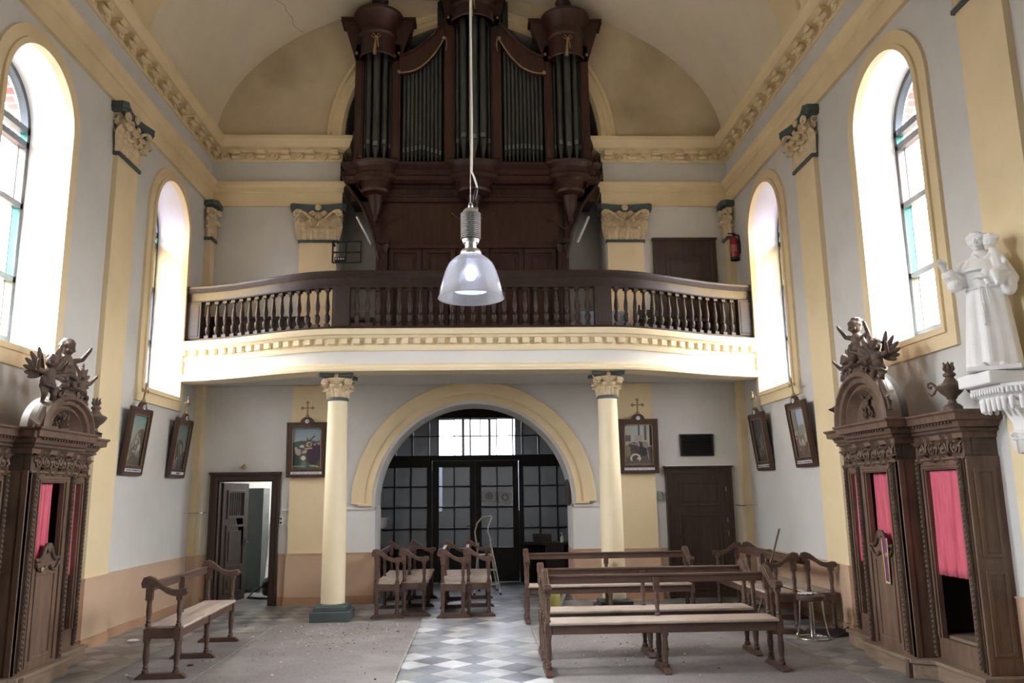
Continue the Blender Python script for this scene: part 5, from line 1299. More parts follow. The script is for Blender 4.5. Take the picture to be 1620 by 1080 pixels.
def saint():
    m = MB()   # faces -y, feet at z=0, 1.04 tall
    nu, rows = 56, [(0,.165,.145,1.0),(.03,.172,.15,1.0),(.12,.165,.142,1.0),(.25,.155,.130,.95),(.38,.145,.118,.8),(.50,.136,.108,.55),(.57,.128,.10,.3),(.60,.118,.094,.15),(.63,.122,.094,.12),(.70,.135,.098,.15),(.76,.140,.095,.1),(.81,.130,.082,.05),(.845,.095,.066,0),(.87,.048,.045,0),(.89,.040,.040,0)]
    P = []
    for z, a, b2, f in rows:
        r = []
        for k in range(nu):
            t = 2*PI*k/nu; w_ = 1+f*(.075*math.sin(7*t+.6*math.sin(z*4))+.05*math.sin(11*t+1.3+z*2)); r.append((a*w_*math.cos(t), b2*w_*math.sin(t)+.01*math.sin(z*3), z))
        P.append(r)
    b0 = len(m.v); m.grid(P, closed_v=True); m.f.append(tuple(b0+k for k in range(nu))[::-1]); m.m.append(0); m.f.append(tuple(b0+(len(rows)-1)*nu+k for k in range(nu))); m.m.append(0)
    # cowl and shoulder cape
    m.lathe([(.001,.74),(.145,.73),(.150,.745),(.125,.80),(.085,.845),(.062,.875),(.058,.895),(.045,.90),(.001,.90)], n=32)
    m.ell((0,.055,.85),(.075,.05,.055),14,10)
    # neck, head turned to his right and bowed
    m.cap2((0,-.005,.86),(-.008,-.012,.935),.036,.034)
    H = Matrix.Translation((-.012,-.022,.975)) @ Matrix.Rotation(-.22,4,'Z') @ Matrix.Rotation(.16,4,'X')
    h = MB(); h.ell((0,0,.005),(.056,.066,.072),16,12); h.ell((0,-.018,-.035),(.042,.044,.045),12,10); h.ell((0,-.058,-.066),(.020,.016,.014),8,6)
    h.cap2((0,-.064,.012),(0,-.080,-.014),.008,.012,8); h.ell((0,-.066,-.038),(.019,.010,.006),8,5); h.ell((0,-.063,-.048),(.016,.009,.006),8,5)
    for f in (-1,1): h.ell((f*.022,-.060,.012),(.012,.007,.008),8,6); h.cap2((f*.012,-.064,.026),(f*.036,-.054,.024),.006,.005,6); h.ell((f*.058,.002,-.005),(.010,.016,.020),8,6); h.ell((f*.03,-.05,-.022),(.018,.015,.016),8,6)
    for k in range(22):
        a = 2*PI*k/22
        if math.sin(a) < -.80: 
            h.ell((.055*math.cos(a),.062*math.sin(a),.052),.013,6,5); continue
        h.ell((.058*math.cos(a),.066*math.sin(a),.030),(.017,.017,.020),6,5); h.ell((.055*math.cos(a),.062*math.sin(a),.006 if math.sin(a) > -.3 else .03),(.016,.016,.018),6,5)
    m.add(h, H)
    def hand(base, d, up, sc_=1.0, curl=.3):
        d, up = Vector(d).normalized(), Vector(up).normalized(); s_ = d.cross(up).normalized(); b = Vector(base)
        m.cap2(b, b+d*.040*sc_, .017*sc_, .022*sc_, 10)
        for k, (o, L) in enumerate(((-.018,.040),(-.006,.046),(.006,.043),(.017,.034))):
            p0 = b+d*.045*sc_+s_*o*sc_; p1 = p0+(d*math.cos(curl)-up*math.sin(curl))*L*.55*sc_; p2 = p1+(d*math.cos(curl*2)-up*math.sin(curl*2))*L*.5*sc_
            m.cap2(p0,p1,.0075*sc_,.007*sc_,8); m.cap2(p1,p2,.007*sc_,.0055*sc_,8)
        t0 = b+d*.012*sc_-s_*.018*sc_; m.cap2(t0,t0+(d*.6-s_*.8).normalized()*.022*sc_,.009*sc_,.0075*sc_,8); m.cap2(t0+(d*.6-s_*.8).normalized()*.022*sc_, t0+(d*.9-s_*.4).normalized()*.045*sc_,.0075*sc_,.006*sc_,8)
    # his right arm raised outward to the side, wide sleeve
    m.cap2((-.115,0,.79),(-.165,-.03,.665),.050,.056); m.cap2((-.165,-.03,.665),(-.215,-.10,.72),.058,.050); m.ell((-.19,-.07,.645),(.05,.06,.055),12,9)
    m.cap2((-.215,-.10,.72),(-.235,-.135,.755),.022,.018); hand((-.238,-.14,.76),(-.35,-.45,.75),(-.6,.6,.3),1.1,.25)
    # his left arm under the child
    m.cap2((.115,0,.79),(.165,-.03,.655),.052,.056); m.cap2((.165,-.03,.655),(.075,-.135,.655),.056,.042); m.cap2((.075,-.135,.655),(.035,-.15,.662),.022,.019); hand((.03,-.152,.665),(-.95,-.1,.05),(0,-.3,1),1.1,.15)
    m.ell((.15,-.06,.60),(.055,.07,.075),12,9)
    # the child on his arm
    m.cap2((.095,-.085,.72),(.085,-.07,.85),.060,.042); m.cap2((.075,-.09,.72),(.020,-.145,.70),.042,.030); m.cap2((.12,-.10,.71),(.075,-.16,.69),.040,.028)
    m.cap2((.02,-.145,.70),(.025,-.16,.62),.028,.017); m.cap2((.075,-.16,.69),(.085,-.175,.61),.026,.016); m.ell((.023,-.172,.605),(.013,.026,.012),8,6); m.ell((.085,-.187,.597),(.013,.026,.012),8,6)
    m.cap2((.08,-.07,.86),(.078,-.072,.90),.022,.022)
    c = MB(); c.ell((0,0,0),(.046,.050,.052),14,11); c.ell((0,-.048,-.012),(.007,.009,.008),6,5); c.ell((-.018,-.036,-.022),(.016,.012,.014),8,6); c.ell((.018,-.036,-.022),(.016,.012,.014),8,6); c.ell((0,-.042,-.03),(.011,.007,.005),6,5)
    for k in range(20):
        a = 2*PI*k/20; c.ell((.043*math.cos(a),.012+.043*math.sin(a)*.9,.018+.012*math.sin(3*a)),.015,6,5) if math.sin(a) > -.75 else c.ell((.03*math.cos(a),-.034,.042),.012,6,5)
    c.ell((0,.005,.03),(.044,.046,.034),10,8); m.add(c, Matrix.Translation((.072,-.078,.945)) @ Matrix.Rotation(-.5,4,'Z'))
    m.cap2((.055,-.10,.83),(-.005,-.11,.80),.020,.014); m.cap2((-.005,-.11,.80),(-.035,-.085,.845),.014,.010); m.ell((-.04,-.083,.852),(.013,.013,.013),8,6)
    m.cap2((.125,-.07,.83),(.145,-.12,.77),.020,.014); m.ell((.145,-.128,.765),.013,8,6)
    # cord round the waist with a hanging knotted end, rosary loop at the side
    m.tube([(.122*math.cos(2*PI*k/28), .098*math.sin(2*PI*k/28), .605) for k in range(28)], .009, 6, closed=True)
    m.tube([(-.03,-.105,.605),(-.028,-.125,.50),(-.020,-.135,.40),(-.018,-.142,.32)], .007, 6)
    for z in (.48,.40,.325): m.ell((-.022,-.135,z),(.012,.012,.014),8,6)
    m.tube([(.01,-.105,.605),(.02,-.125,.52),(.03,-.13,.45)], .006, 6)
    # toes
    for f in (-1,1):
        m.cap2((f*.055,-.10,.018),(f*.065,-.175,.014),.024,.020)
        for k in range(5): m.ell((f*.065+(k-2)*.009,-.195+abs(k-2)*.003,.010),(.006,.011,.008),6,5)
    m.box(-.17,.17,-.20,.15,-.03,.004)
    return m
sa = tag(saint().build('saint_statue', WHITE, loc=(W-.275, 5.98, 2.482), rot=(0,0,-.62), smooth=60), 'white plaster statue of a robed saint with a child on his arm', 'statue', kind='thing')
sa.location.z = 2.486; sa.scale = (1.06,1.06,1.04)
carve(sa, .0045, 1)
# ------------------------------------------------------------------ doors of the end wall
def door_trim(x0, x1, z1, z0, y, parent, w=.10):
    m = MB()
    m.prism([(x0,z0),(x0,z1),(x1,z1),(x1,z0),(x1-w,z0),(x1-w,z1-w),(x0+w,z1-w),(x0+w,z0)], 'y', y-.05, y+.005)
    m.prism([(x0,z0),(x0,z1),(x1,z1),(x1,z0),(x1-.03,z0),(x1-.03,z1-.03),(x0+.03,z1-.03),(x0+.03,z0)], 'y', y-.07, y-.045)
    m.box(x0-.02,x1+.02,y-.085,y,z1-.005,z1+.03)
    return m.build('door_frame', WOOD_D, parent=parent, bevel=.004)
def leaf_door(w, h, panels, name='door_leaf'):
    m = MB().box(0,w,-.02,.02,0,h)
    for (a,c,e,g) in panels:
        m.prism([(a,e),(c,e),(c,g),(a,g)], 'y', -.032, -.02, 0, [[(a+.03,e+.03),(a+.03,g-.03),(c-.03,g-.03),(c-.03,e+.03)]])
        m.box(a+.07,c-.07,-.028,-.02,e+.07,g-.07)
    return m
d2 = sroot('door_2', (0,0,0), 'open dark brown doorway left of the arch')
door_trim(-4.03,-2.985,1.945,0,D,d2)
jm = MB(); jm.box(-3.935,-3.905,D,D+.12,0,1.85); jm.box(-3.115,-3.085,D,D+.12,0,1.85); jm.box(-3.935,-3.085,D,D+.12,1.83,1.86); jm.build('jamb', WOOD_D, parent=d2, smooth=0)
m = MB(); w_, h_ = .76, 1.81
# leaf with a barred opening at the top: hinge at local origin
m.prism([(0,0),(w_,0),(w_,h_),(0,h_)], 'y', -.02, .02, 0, [[(.16,1.30),(.16,1.66),(.60,1.66),(.60,1.30)]])
m.prism([(.12,1.26),(.64,1.26),(.64,1.70),(.12,1.70)], 'y', -.036, -.02, 0, [[(.16,1.30),(.16,1.66),(.60,1.66),(.60,1.30)]])
for (e,g) in ((.52,1.16),(.12,.42)):
    m.prism([(.11,e),(.65,e),(.65,g),(.11,g)], 'y', -.034, -.02, 0, [[(.145,e+.035),(.145,g-.035),(.615,g-.035),(.615,e+.035)]]); m.box(.20,.56,-.03,-.02,e+.09,g-.09)
lf = m.build('door_leaf', WOOD_D, parent=d2, loc=(-3.895,D+.13,.01), rot=(0,0,math.radians(76)), bevel=.003)
g = MB()
for k in range(7): g.lathe([(.010,1.30),(.014,1.36),(.009,1.48),(.014,1.60),(.010,1.66)], c=(.19+k*.063,0,0), n=10)
g.build('bars', WOOD_D, parent=lf, smooth=40)
k = MB(); k.tube([(.71,-.02,.88),(.71,-.07,.88),(.62,-.075,.88)], .009, 8); k.box(.69,.73,-.026,-.018,.82,.94); k.build('door_handle', BLACKM, parent=lf)
d3 = sroot('door_3', (0,0,0), 'closed dark brown panelled door right of the arch')
door_trim(2.985,4.03,1.965,0,D,d3)
m = leaf_door(.86, 1.86, [(.10,.76,1.36,1.74),(.10,.76,.46,1.24),(.10,.76,.10,.36)]); lf = m.build('door_leaf', WOOD_D, parent=d3, loc=(3.08,D-.022,.005), bevel=.004)
h = MB()
for z in (.95,1.62,1.15): h.lathe([(.007,z-.035),(.007,z+.035)], c=(.845,-.035,0), n=8)
h.build('hinge', STEEL, parent=lf)
k = MB(); k.tube([(.05,-.02,.92),(.05,-.06,.92),(.14,-.065,.92)], .009, 8); k.build('door_handle', BLACKM, parent=lf)
ct = MB().box(2.97,4.045,D-.09,D,1.985,1.997); ct.build('dust_cap', WHITE, parent=d3, smooth=0)
d4 = sroot('door_4', (0,0,0), 'dark brown door on the gallery')
door_trim(2.97,4.01,5.68,3.83,D,d4)
m = leaf_door(.85, 1.76, [(.10,.75,1.0,1.62),(.10,.75,.12,.86)]); m.build('door_leaf', WOOD_D, parent=d4, loc=(3.065,D-.022,3.83), bevel=.004)

# ------------------------------------------------------------------ wall fittings
v = thing('louvre_grille', 'black louvred grille on the end wall above the closed brown door', 'grille', (3.515, D-.012, 2.14))
m = MB(); m.prism([(-.265,0),(.265,0),(.265,.345),(-.265,.345)], 'y', -.02, .01, 0, [[(-.245,.02),(-.245,.325),(.245,.325),(.245,.02)]]); m.build('frame', BLACK, parent=v, smooth=0)
m = MB()
for k in range(11): m.obox((0,-.002,.035+k*.0275),(.49,.028,.004),Matrix.Rotation(.7,3,'X'))
m.box(-.245,.245,.006,.010,.02,.325); m.build('slats', BLACK, parent=v, smooth=0)
sw = thing('light_switch', 'white double light switch with conduit beside the open doorway frame', 'light switch', (-2.945, D-.005, 1.17))
MB().box(-.028,.028,-.035,0,0,.135).build('switch_box', WHITEP, parent=sw, bevel=.006)
m = MB(); m.lathe([(.017,-.042),(.015,-.034)], c=(0,0,.038), n=14, axis='y'); m.box(-.012,.012,-.042,-.034,.085,.115); m.build('rocker', BLACK, parent=sw)
m = MB().box(-.012,.008,-.018,0,.135,.80); m.build('conduit', WHITEP, parent=sw, smooth=0)
bx = tag(MB().box(-.03,.03,-.05,0,0,.14).box(-.022,.022,-.062,-.05,.02,.12).build('wall_box', mat('sage grey metal', (.23,.26,.22), None, 1, .5), loc=(2.885, D-.01, 1.46), bevel=.006), 'small sage grey metal box on the wall beside the closed brown door', 'wall box', kind='thing')
be = thing('door_bell', 'small brass bell on a bracket above the open doorway', 'bell', (-3.54, D-.01, 2.02))
m = MB(); m.box(-.025,.025,-.02,0,0,.06); m.tube([(0,-.02,.04),(0,-.06,.075),(.03,-.10,.07)], .006, 6); m.tube([(-.05,-.01,.03),(-.02,-.02,.05)],.006,6); m.build('bracket', GILT, parent=be)
m = MB(); m.lathe([(.001,.072),(.016,.07),(.024,.045),(.036,.015),(.038,.01)], c=(.03,-.10,0), n=16); m.build('bell', GILT, parent=be, smooth=50)
ex = thing('fire_extinguisher', 'red fire extinguisher on the gallery wall beside the upper brown door', 'fire extinguisher', (4.20, 12.36, 5.22))
m = MB().lathe([(.058,0),(.066,.012),(.066,.32),(.055,.36),(.028,.385),(.024,.40)], n=24); m.build('cylinder', RED, parent=ex, smooth=40)
m = MB().lathe([(.067,.0),(.067,.05)], n=24); m.build('base_ring', BLACK, parent=ex)
m = MB().box(-.02,.02,-.02,.02,.40,.44); m.box(-.09,.03,-.012,.012,.44,.455); m.tube([(.02,0,.42),(.07,0,.42)],.012,8); m.tube([(.02,-.02,.42),(.06,-.06,.40),(.07,-.07,.25),(.07,-.06,.10)],.012,8); m.build('valve', BLACK, parent=ex)
m = MB().lathe([(.0668,.13),(.0668,.25)], n=24, cap=False); m.build('instruction_sheet', mat('pale red print', (.50,.20,.18), (.36,.06,.06), 60, .5), parent=ex)
m = MB().box(-.03,.10,-.02,.02,.30,.33); m.build('wall_hook', BLACKM, parent=ex)
# wire stays across the corner strips
for s in (-1,1):
    o = MB().tube([(s*(W-.0),D-.42,1.38),(s*(W-.16),D-.40,1.375),(s*(W-.22),D-.30,1.37),(s*(W-.22),D-.02,1.38)], .007, 6).build('wall_wire', STEEL)
    tag(o, 'thin wire stay bent round the corner strip by the %s' % ('open doorway' if s < 0 else 'closed brown door'), 'wire', kind='thing')

# ------------------------------------------------------------------ narthex and side room contents
for i, (x0, x1, z0, z1, lab) in enumerate(((.14,.40,1.46,1.65,'white notice with a ring mark, the higher of the two on the screen door'), (.445,.69,1.43,1.62,'white notice with a ring mark, the lower of the two on the screen door'))):
    t = thing('paper_notice', lab, 'notice', ((x0+x1)/2, YS-.052, z0), 0, 'notices on the glazed door')
    MB().box(-(x1-x0)/2,(x1-x0)/2,-.001,.001,0,z1-z0).build('sheet', PAPER, parent=t, smooth=0)
    m = MB(); R_ = .055
    for k in range(12):
        a = 2*PI*k/12; m.ell((R_*math.cos(a),-.002,.10+R_*math.sin(a)), (.017,.002,.017), 8, 4)
    if i == 0:
        m.ell((0,-.002,.10),(.03,.002,.03),12,4)
    m.build('ring_mark', mat('blue grey print %d' % i, (.24,.28,.38), (.34,.38,.46), 40, .7), parent=t)
st = thing('stepladder', 'pale folding stepladder with a looped rail before the glazed screen', 'stepladder', (.22, 13.75, 0))
wp = mat('chalky white tube', (.72,.71,.68), None, 1, .4)
m = MB(); m.tube([(-.15,.30,.02),(-.18,.16,.70),(-.22,.10,.98),(-.18,.09,1.12),(-.09,.08,1.22),(.05,.08,1.235),(.055,.08,1.20),(.0,.09,1.05),(-.01,.10,.98),(.02,.12,.86),(.05,.14,.82),(.02,.22,.50),(-.02,.30,.02)][:7], .014, 8); m.tube([(.05,.08,1.235),(.058,.08,1.21),(.0,.09,1.06),(-.005,.095,.98),(.045,.10,.86),(.035,.12,.74),(.10,.26,.30),(.15,.36,.02)], .014, 8); m.build('hoop_rail', wp, parent=st, smooth=60)
m = MB(); m.tube([(-.16,.12,.80),(-.20,-.1,.40),(-.23,-.22,.02)], .012, 8); m.tube([(.03,.10,.86),(.12,-.08,.42),(.19,-.22,.02)], .012, 8); m.build('front_rail', wp, parent=st, smooth=60)
for z, y0, x0, x1 in ((.62,.0,-.18,.07),(.38,-.10,-.20,.12),(.16,-.17,-.21,.155)):
    MB().box(x0,x1,y0-.05,y0+.08,z-.012,z+.012).build('tread', wp, parent=st, bevel=.004)
for x, y in ((-.23,-.22),(.19,-.22),(-.15,.30),(.15,.36)): MB().lathe([(.017,0),(.017,.035)], c=(x,y,0), n=10).build('rubber_foot', BLACK, parent=st)
dk = thing('side_table', 'dark narrow table against the narthex wall under the picture edge', 'table', (1.36, 14.85, 0))
MB().box(-.48,.40,-.22,.22,.70,.735).build('table_top', WOOD_IN, parent=dk, bevel=.006)
for x in (-.44,.36):
    for y in (-.18,.18): MB().box(x-.025,x+.025,y-.025,y+.025,0,.70).build('leg', WOOD_IN, parent=dk, smooth=0)
MB().box(-.46,.38,.17,.20,.15,.70).build('back_panel', WOOD_IN, parent=dk, smooth=0)
bxx = tag(MB().box(-.16,.16,-.10,.10,0,.14).box(-.165,.165,-.105,.105,.115,.145).build('box', mat('dusty brown card', (.055,.042,.035), None, 1, .7), loc=(1.20,14.82,.737), bevel=.003), 'brown card box on the dark narthex table', 'box', kind='thing')
cb = thing('bottle_stand', 'dark wall shelf at the arch pier carrying the pump bottle', 'shelf', (1.42, 14.3, .73))
MB().box(-.24,.14,-.08,.08,0,.03).build('shelf_board', WOOD_IN, parent=cb, smooth=0); MB().box(-.2,.10,-.07,.07,-.73,0).build('cupboard', WOOD_IN, parent=cb, smooth=0)
bo = thing('pump_bottle', 'small clear hand gel pump bottle by the arch pier', 'bottle', (1.50, 14.28, .762))
MB().lathe([(.028,0),(.03,.01),(.03,.085),(.02,.10),(.012,.105)], n=16).build('body', WHITEP, parent=bo, smooth=50)
m = MB().lathe([(.012,.105),(.012,.12),(.005,.122),(.005,.15)], n=10); m.box(-.030,.008,-.006,.006,.15,.16); m.build('pump', PAPER, parent=bo)
pf = tag(MB().box(-.012,.012,-.26,.26,0,.62).box(-.02,.012,-.22,.22,.04,.58).build('wall_picture', WOOD_D, loc=(1.51,13.2,1.40), bevel=.004), 'dark framed picture seen edge-on in the arch reveal', 'picture', kind='thing')
lt = thing('lattice_panel', 'dark openwork lattice panel on the narthex wall left of the screen', 'lattice', (-1.90, 14.55, 1.30))
m = MB(); m.box(-.02,.02,-.40,-.36,0,1.1); m.box(-.02,.02,.36,.40,0,1.1); m.box(-.02,.02,-.4,.4,0,.04); m.box(-.02,.02,-.4,.4,1.06,1.1); m.build('frame', BLACKW, parent=lt, smooth=0)
m = MB()
for i in range(7):
    for j in range(10):
        m.add(spiral((0,-.32+i*.107,.10+j*.105),.052,1.3,.010,'yz',1 if (i+j)%2 else -1,10))
m.build('scrollwork', LOCKER, parent=lt, smooth=50)
sh2 = tag(MB().box(-.22,.22,-.3,.3,0,.05).box(-.18,.18,-.26,.26,-.12,0).build('stone_ledge', mat('pale stone', (.45,.45,.46), (.52,.52,.52), 6, .6), loc=(-1.72,14.35,1.17), bevel=.01), 'pale stone ledge under the lattice at the narthex wall', 'ledge', kind='thing')
# side room
lk = thing('steel_locker', 'tall grey green steel locker seen through the open doorway', 'locker', (-3.95, 14.55, 0))
MB().box(-.40,.26,0,.45,.02,1.75).build('body', LOCKER, parent=lk, bevel=.006)
m = MB().box(-.385,.245,-.018,0,.05,1.72); m.box(.15,.17,-.03,-.018,.80,.90); m.build('door', LOCKER, parent=lk, bevel=.004)
ld = thing('aluminium_ladder', 'aluminium ladder leaning in the side room beyond the open doorway', 'ladder', (-3.40, 14.6, 0), .0)
m = MB()
for x in (-.16,.16): m.tube([(x-.0,-.25,.0),(x-.12,.55,1.35)], .022, 6)
m.build('rails', ALU, parent=ld)
m = MB()
for k in range(5): t = .12+k*.2; m.box(-.16-.12*t,.16-.12*t,-.25+.8*t-.03,-.25+.8*t+.03,1.35*t-.01,1.35*t+.01)
m.build('rungs', ALU, parent=ld, smooth=0)
br_ = tag(MB().tube([(-.02,0,0),(-.14,.25,1.28)], .012, 8).build('blue_pole', mat('blue plastic', (.05,.11,.32), None, 1, .4), loc=(-3.30,14.30,.02)), 'blue pole leaning against the ladder in the side room', 'pole', kind='thing')
vc = thing('vacuum_cleaner', 'small black vacuum cleaner on the side room floor', 'vacuum cleaner', (-3.30, 13.75, 0))
m = MB(); m.ell((0,0,.20),(.15,.18,.13),16,12); m.lathe([(.12,.04),(.14,.08),(.14,.16)], n=20); m.build('body', BLACK, parent=vc, smooth=50)
m = MB(); m.tube([(-.12,-.05,.18),(-.25,-.12,.12),(-.30,-.25,.03),(-.10,-.34,.03),(.05,-.36,.03)], .018, 8); m.build('hose', BLACK, parent=vc, smooth=60)
l = bpy.data.lights.new('side_room_fill', 'POINT'); l.energy = 20; l.shadow_soft_size = .15; l.color = (1,.98,.95); o = bpy.data.objects.new('side_room_fill', l); COL.objects.link(o); o.location = (-3.2, 15.3, 2.4)  # added point light to brighten the side room, no fitting modelled

# ------------------------------------------------------------------ odds and ends in the nave
ca = thing('watering_can', 'pale yellow plastic watering can on the floor behind the bench', 'watering can', (1.02, 11.15, 0))
m = MB(); m.lathe([(.11,0),(.12,.02),(.115,.34),(.06,.42),(.055,.44)], n=24); m.build('body', YELLOWP, parent=ca, smooth=40)
m = MB(); m.tube([(-.10,0,.44),(-.11,0,.53),(-.06,0,.59),(.04,0,.59),(.09,0,.54),(.08,0,.45)], .016, 8); m.build('handle', YELLOWP, parent=ca, smooth=60)
m = MB(); m.tube([(.10,0,.12),(.20,0,.34),(.27,0,.55),(.31,0,.58)], [.03,.02,.016,.018], 8); m.build('spout', WHITEP, parent=ca, smooth=60)
sto = thing('stool', 'round dark stool on bent chromed legs before the back-to-back benches', 'stool', (3.70, 9.14, 0))
MB().lathe([(.001,.465),(.14,.465),(.153,.455),(.156,.435),(.15,.41),(.12,.40),(.001,.40)], n=32).build('seat', WOOD_K, parent=sto, smooth=40)
for k in range(4):
    a = PI/4+k*PI/2+.3; c_, s_ = math.cos(a), math.sin(a); c2, s2 = math.cos(a+.35), math.sin(a+.35); c3, s3 = math.cos(a+1.2), math.sin(a+1.2)
    MB().tube([(.115*c_,.115*s_,.40),(.13*c_,.13*s_,.20),(.155*c_,.155*s_,.06),(.17*c_,.17*s_,.028),(.165*c2,.165*s2,.012),(.165*math.cos(a+.8),.165*math.sin(a+.8),.012),(.165*c3,.165*s3,.012)], .0095, 8).build('leg', STEEL, parent=sto, smooth=60)
MB().tube([(.165*math.cos(2*PI*k/28),.165*math.sin(2*PI*k/28),.010) for k in range(28)], .010, 8, closed=True).build('floor_ring', STEEL, parent=sto, smooth=60)
g = []
for j in range(9):
    g.append([(-.09+.18*i/10, -.06+.12*j/8, .006+.018*abs(math.sin(i*1.9+j*.7))*math.sin(i*.7+j*1.3)**2) for i in range(11)])
pp = tag(MB().grid(g).build('crumpled_paper', PAPER, loc=(3.66,9.12,.466), rot=(0,0,.4), smooth=0), 'crumpled white paper on the round stool', 'paper', kind='thing'); pp.modifiers.new('t','SOLIDIFY').thickness = .002
bm_ = thing('broom', 'broom with a thin wooden stick leaning against the bench by the right wall', 'broom', (3.27, 9.75, 0))
MB().tube([(0.0,0,.06),(.40,.10,1.14)], .011, 8).build('stick', WOOD_K, parent=bm_, smooth=60)
m = MB().obox((0,0,.075),(.24,.05,.03),Matrix.Rotation(.5,3,'Z')); m.build('head', WOOD_K, parent=bm_, bevel=.004)
m = MB()
for i in range(14):
    for j in (-1,0,1): p = Matrix.Rotation(.5,3,'Z') @ Vector((-.11+i*.017, j*.016, 0)); m.tube([(p.x,p.y,.065),(p.x*1.04,p.y*1.1,.0)], .006, 5)
m.build('bristles', BLACKM, parent=bm_)
dp = thing('dustpan', 'black dustpan on the tiles by the confessional step', 'dustpan', (4.02, 9.30, 0), .3)
m = MB(); m.prism([(-.13,0),(.13,0),(.13,.05),(.10,.065),(-.10,.012),(-.13,.012)], 'y', -.11, .11); m.build('pan', BLACK, parent=dp, bevel=.004)
m = MB(); m.tube([(.12,0,.05),(.22,0,.09)], .014, 8); m.build('handle', BLACK, parent=dp)
st2 = tag(MB().tube([(0,0,0.0),(.03,.02,.62)], .012, 8).build('wooden_stick', WOOD_K, loc=(4.16, 9.03, .0)), 'short wooden stick leaning between the pilaster and the confessional beside the dustpan', 'stick', kind='thing')

# carpets: two widths on the left, one on the right
def carpet(x0, x1, y0, y1, lab):
    q = random.Random(int(x0*100)); n = 40
    top = [(x0+(x1-x0)*k/n, y1+q.uniform(-.02,.02)) for k in range(n+1)]
    m = MB().prism([(x0,y0),(x1,y0)]+top[::-1], 'z', .0005, .008); o = m.build('carpet', CARPET, smooth=0); tag(o, lab, 'carpet', 'grey carpet lengths in the nave', 'thing'); return o
carpet(-2.495,-.70, 2.5, 10.86, 'broad dusty grey carpet length beside the diamond aisle, before the left-hand column')
carpet(-3.36,-2.505, 2.5, 10.3, 'narrow dusty grey carpet length beneath the bench that stands alone')
carpet(.70, 3.34, 2.5, 10.3, 'dusty grey carpet under the row benches on the right')
for x in (-2.50, -.695, .695, 3.345): pass
m = MB()
for x, y1 in ((-.695,10.86),(.695,10.3),(-2.5,10.86),(3.345,10.3)):
    q = random.Random(int(x*10)); y = 2.5
    pts = []
    while y < y1: pts.append((x+q.uniform(-.006,.006), y)); y += .12
    m.grid([[(px_-.009,py,.0085),(px_-.009,py,.010),(px_+.009,py,.010),(px_+.009,py,.0085)] for px_, py in pts])
tp = m.build('edge_strip', mat('worn pale edge strip', (.36,.34,.31), (.22,.21,.19), 9, .8), smooth=0); tag(tp, 'worn pale strips along the edges of the grey carpets', 'edge strip', kind='stuff')
q = random.Random(5); m = MB()
for k in range(700):
    a = q.random()
    if a < .45: x, y = q.gauss(-1.5,.45), q.gauss(10.0,.6)
    elif a < .7: x, y = q.uniform(-3.3,-.8), q.uniform(7.4,10.7)
    else: x, y = q.gauss(1.6,.55), q.gauss(8.7,.6)
    if abs(x) < .72 or y > 10.8: continue
    r = abs(q.gauss(0,.0045))+.002; r = min(r,.016)
    m.ell((x,y,.008+r*.4),(r*q.uniform(.8,1.6),r*q.uniform(.7,1.3),r*.6),6,4,Matrix.Rotation(q.uniform(0,3),3,'Z'),q.choice((0,0,1,1,2)))
db = m.build('plaster_debris', [mat('plaster crumbs', (.60,.56,.50), None, 1, .9), mat('dry mortar crumbs', (.30,.23,.18), None, 1, .9), mat('dark crumbs', (.08,.07,.06), None, 1, .9)], smooth=0); tag(db, 'scattered plaster crumbs on the grey carpets', 'debris', kind='stuff')
for i, (x, y, r, lab) in enumerate(((-3.85,9.75,.05,'crumpled white scrap on the tiles along the left wall'), (-2.73,8.35,.025,'dark lump on the carpet by the lone bench'))):
    tag(MB().ell((0,0,0),(r*1.4,r*.9,r*.35),9,6).build('scrap', PAPER if i == 0 else BLACKM, loc=(x,y,.008+r*.35), rot=(0,0,.4), smooth=0), lab, 'scrap', kind='thing')

# ------------------------------------------------------------------ things on the gallery
GZ = 3.826
tb = thing('tube_lamp', 'slanted bare fluorescent tube fixed left of the organ case', 'tube lamp', (-1.77, 12.66, 5.60), 0, 'tube lamps flanking the organ')
m = MB(); m.cap2((-.11,-.04,.44),(.12,-.04,0),.018,.018); m.build('tube', PAPER, parent=tb, smooth=60); m = MB(); m.tube([(-.10,0.0,.44),(.13,0.0,0)], .022, 6); m.build('batten', mat('grey batten', (.30,.30,.29), None, 1, .5), parent=tb)
tb = thing('tube_lamp', 'slanted bare fluorescent tube fixed right of the organ case', 'tube lamp', (1.80, 12.66, 5.62), 0, 'tube lamps flanking the organ')
m = MB(); m.cap2((.10,-.04,.42),(-.09,-.04,0),.018,.018); m.build('tube', PAPER, parent=tb, smooth=60); m = MB(); m.tube([(.11,0.0,.42),(-.08,0.0,0)], .022, 6); m.build('batten', mat('grey batten b', (.30,.30,.29), None, 1, .5), parent=tb)
mg = thing('metal_rack', 'black metal bracket frame beside the organ on the left of the gallery', 'rack', (-2.02, 12.60, 5.27))
m = MB()
for x in (-.23,-.02,.22): m.box(x-.012,x+.012,-.012,.012,0,.36)
for z in (.0,.17,.35): m.box(-.23,.23,-.012,.012,z-.01,z+.012)
m.box(-.24,-.21,-.012,.17,.30,.33); m.build('frame', BLACKM, parent=mg, smooth=0)
m = MB(); m.box(-.19,-.02,-.06,.02,.012,.075); m.build('control_box', BLACK, parent=mg, bevel=.006)
m = MB()
for k in range(4): m.lathe([(.013,-.066),(.011,-.06)], c=(-.165+k*.04,0,.045), n=10, axis='y')
m.build('knobs', WHITEP, parent=mg)
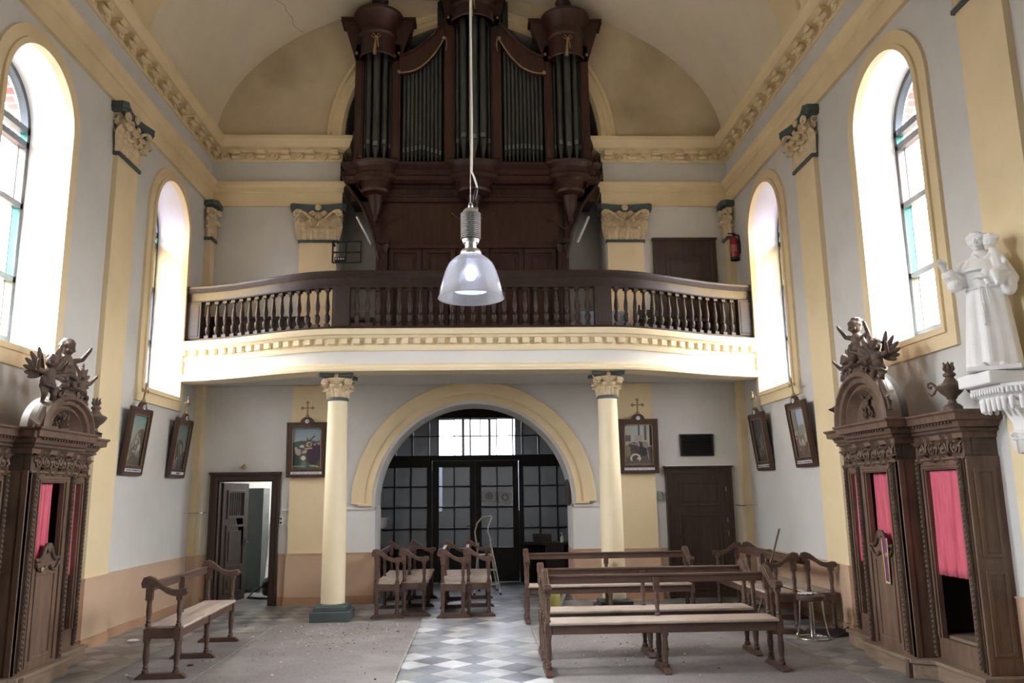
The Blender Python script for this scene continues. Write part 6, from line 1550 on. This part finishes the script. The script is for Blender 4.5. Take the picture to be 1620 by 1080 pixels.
# low chest and chairs behind the balusters
ch = thing('low_chest', 'long dark low chest behind the balusters at the left end of the gallery', 'chest', (-3.35, 12.45, GZ))
MB().box(-.75,.75,-.22,.25,.06,.44).build('body', WOOD_D, parent=ch, bevel=.006); MB().box(-.78,.78,-.25,.27,.44,.48).build('lid', WOOD_D, parent=ch, bevel=.006); MB().box(-.72,.72,-.2,.23,0,.06).build('base', WOOD_D, parent=ch, smooth=0)
def pew(x, lab):
    t = thing('low_pew', lab, 'pew', (x, 12.35, GZ))
    MB().box(-.55,.55,-.2,.16,.36,.40).build('seat', WOOD_D, parent=t, smooth=0); MB().box(-.55,.55,.14,.18,.50,.62).build('backrest', WOOD_D, parent=t, smooth=0)
    for f in (-1,1): MB().box(f*.53-.02,f*.53+.02,-.2,.18,0,.62).build('end_panel', WOOD_D, parent=t, smooth=0)
pew(3.1, 'low dark pew behind the balusters before the upper brown door')
cl = thing('covered_chair', 'chair draped with a pale blue cloth behind the balusters right of the organ', 'chair', (1.95, 11.85, GZ))
m = MB()
for x in (-.26,.26):
    for y in (-.2,.2): m.box(x-.018,x+.018,y-.018,y+.018,0,.36)
m.box(-.28,.28,-.22,.22,.34,.37); m.build('frame', BLACKM, parent=cl, smooth=0)
g = []
for i in range(13):
    u = i/12; x = -.34+.68*u; row = []
    for j in range(9):
        v_ = j/8; d = .02*math.sin(u*17+v_*4)
        if v_ < .5: row.append((x*1.02, -.25-.015+d*.6, .10+.30*(v_/.5)))
        else: row.append((x, -.25+.47*((v_-.5)/.5), .40+d*.3))
    g.append(row)
o = MB().grid(g).build('cloth', BLUECLOTH, parent=cl, smooth=60); o.modifiers.new('t','SOLIDIFY').thickness = .006
sf = thing('sheet_music_shelf', 'small shelf with papers behind the balusters left of the organ', 'shelf', (-1.72, 12.2, GZ))
m = MB(); m.box(-.22,.22,-.12,.12,.0,.03); m.box(-.22,.22,-.12,.12,.40,.43); m.box(-.22,-.19,-.12,.12,.03,.40); m.box(.19,.22,-.12,.12,.03,.40); m.build('case', WOOD_D, parent=sf, smooth=0)
pl = tag(MB().box(-.10,.10,-.09,.09,0,.10).build('paper_stack', PAPER, loc=(-1.72,12.18,GZ+.032), smooth=0), 'stack of white papers inside the small gallery shelf', 'papers', kind='thing')
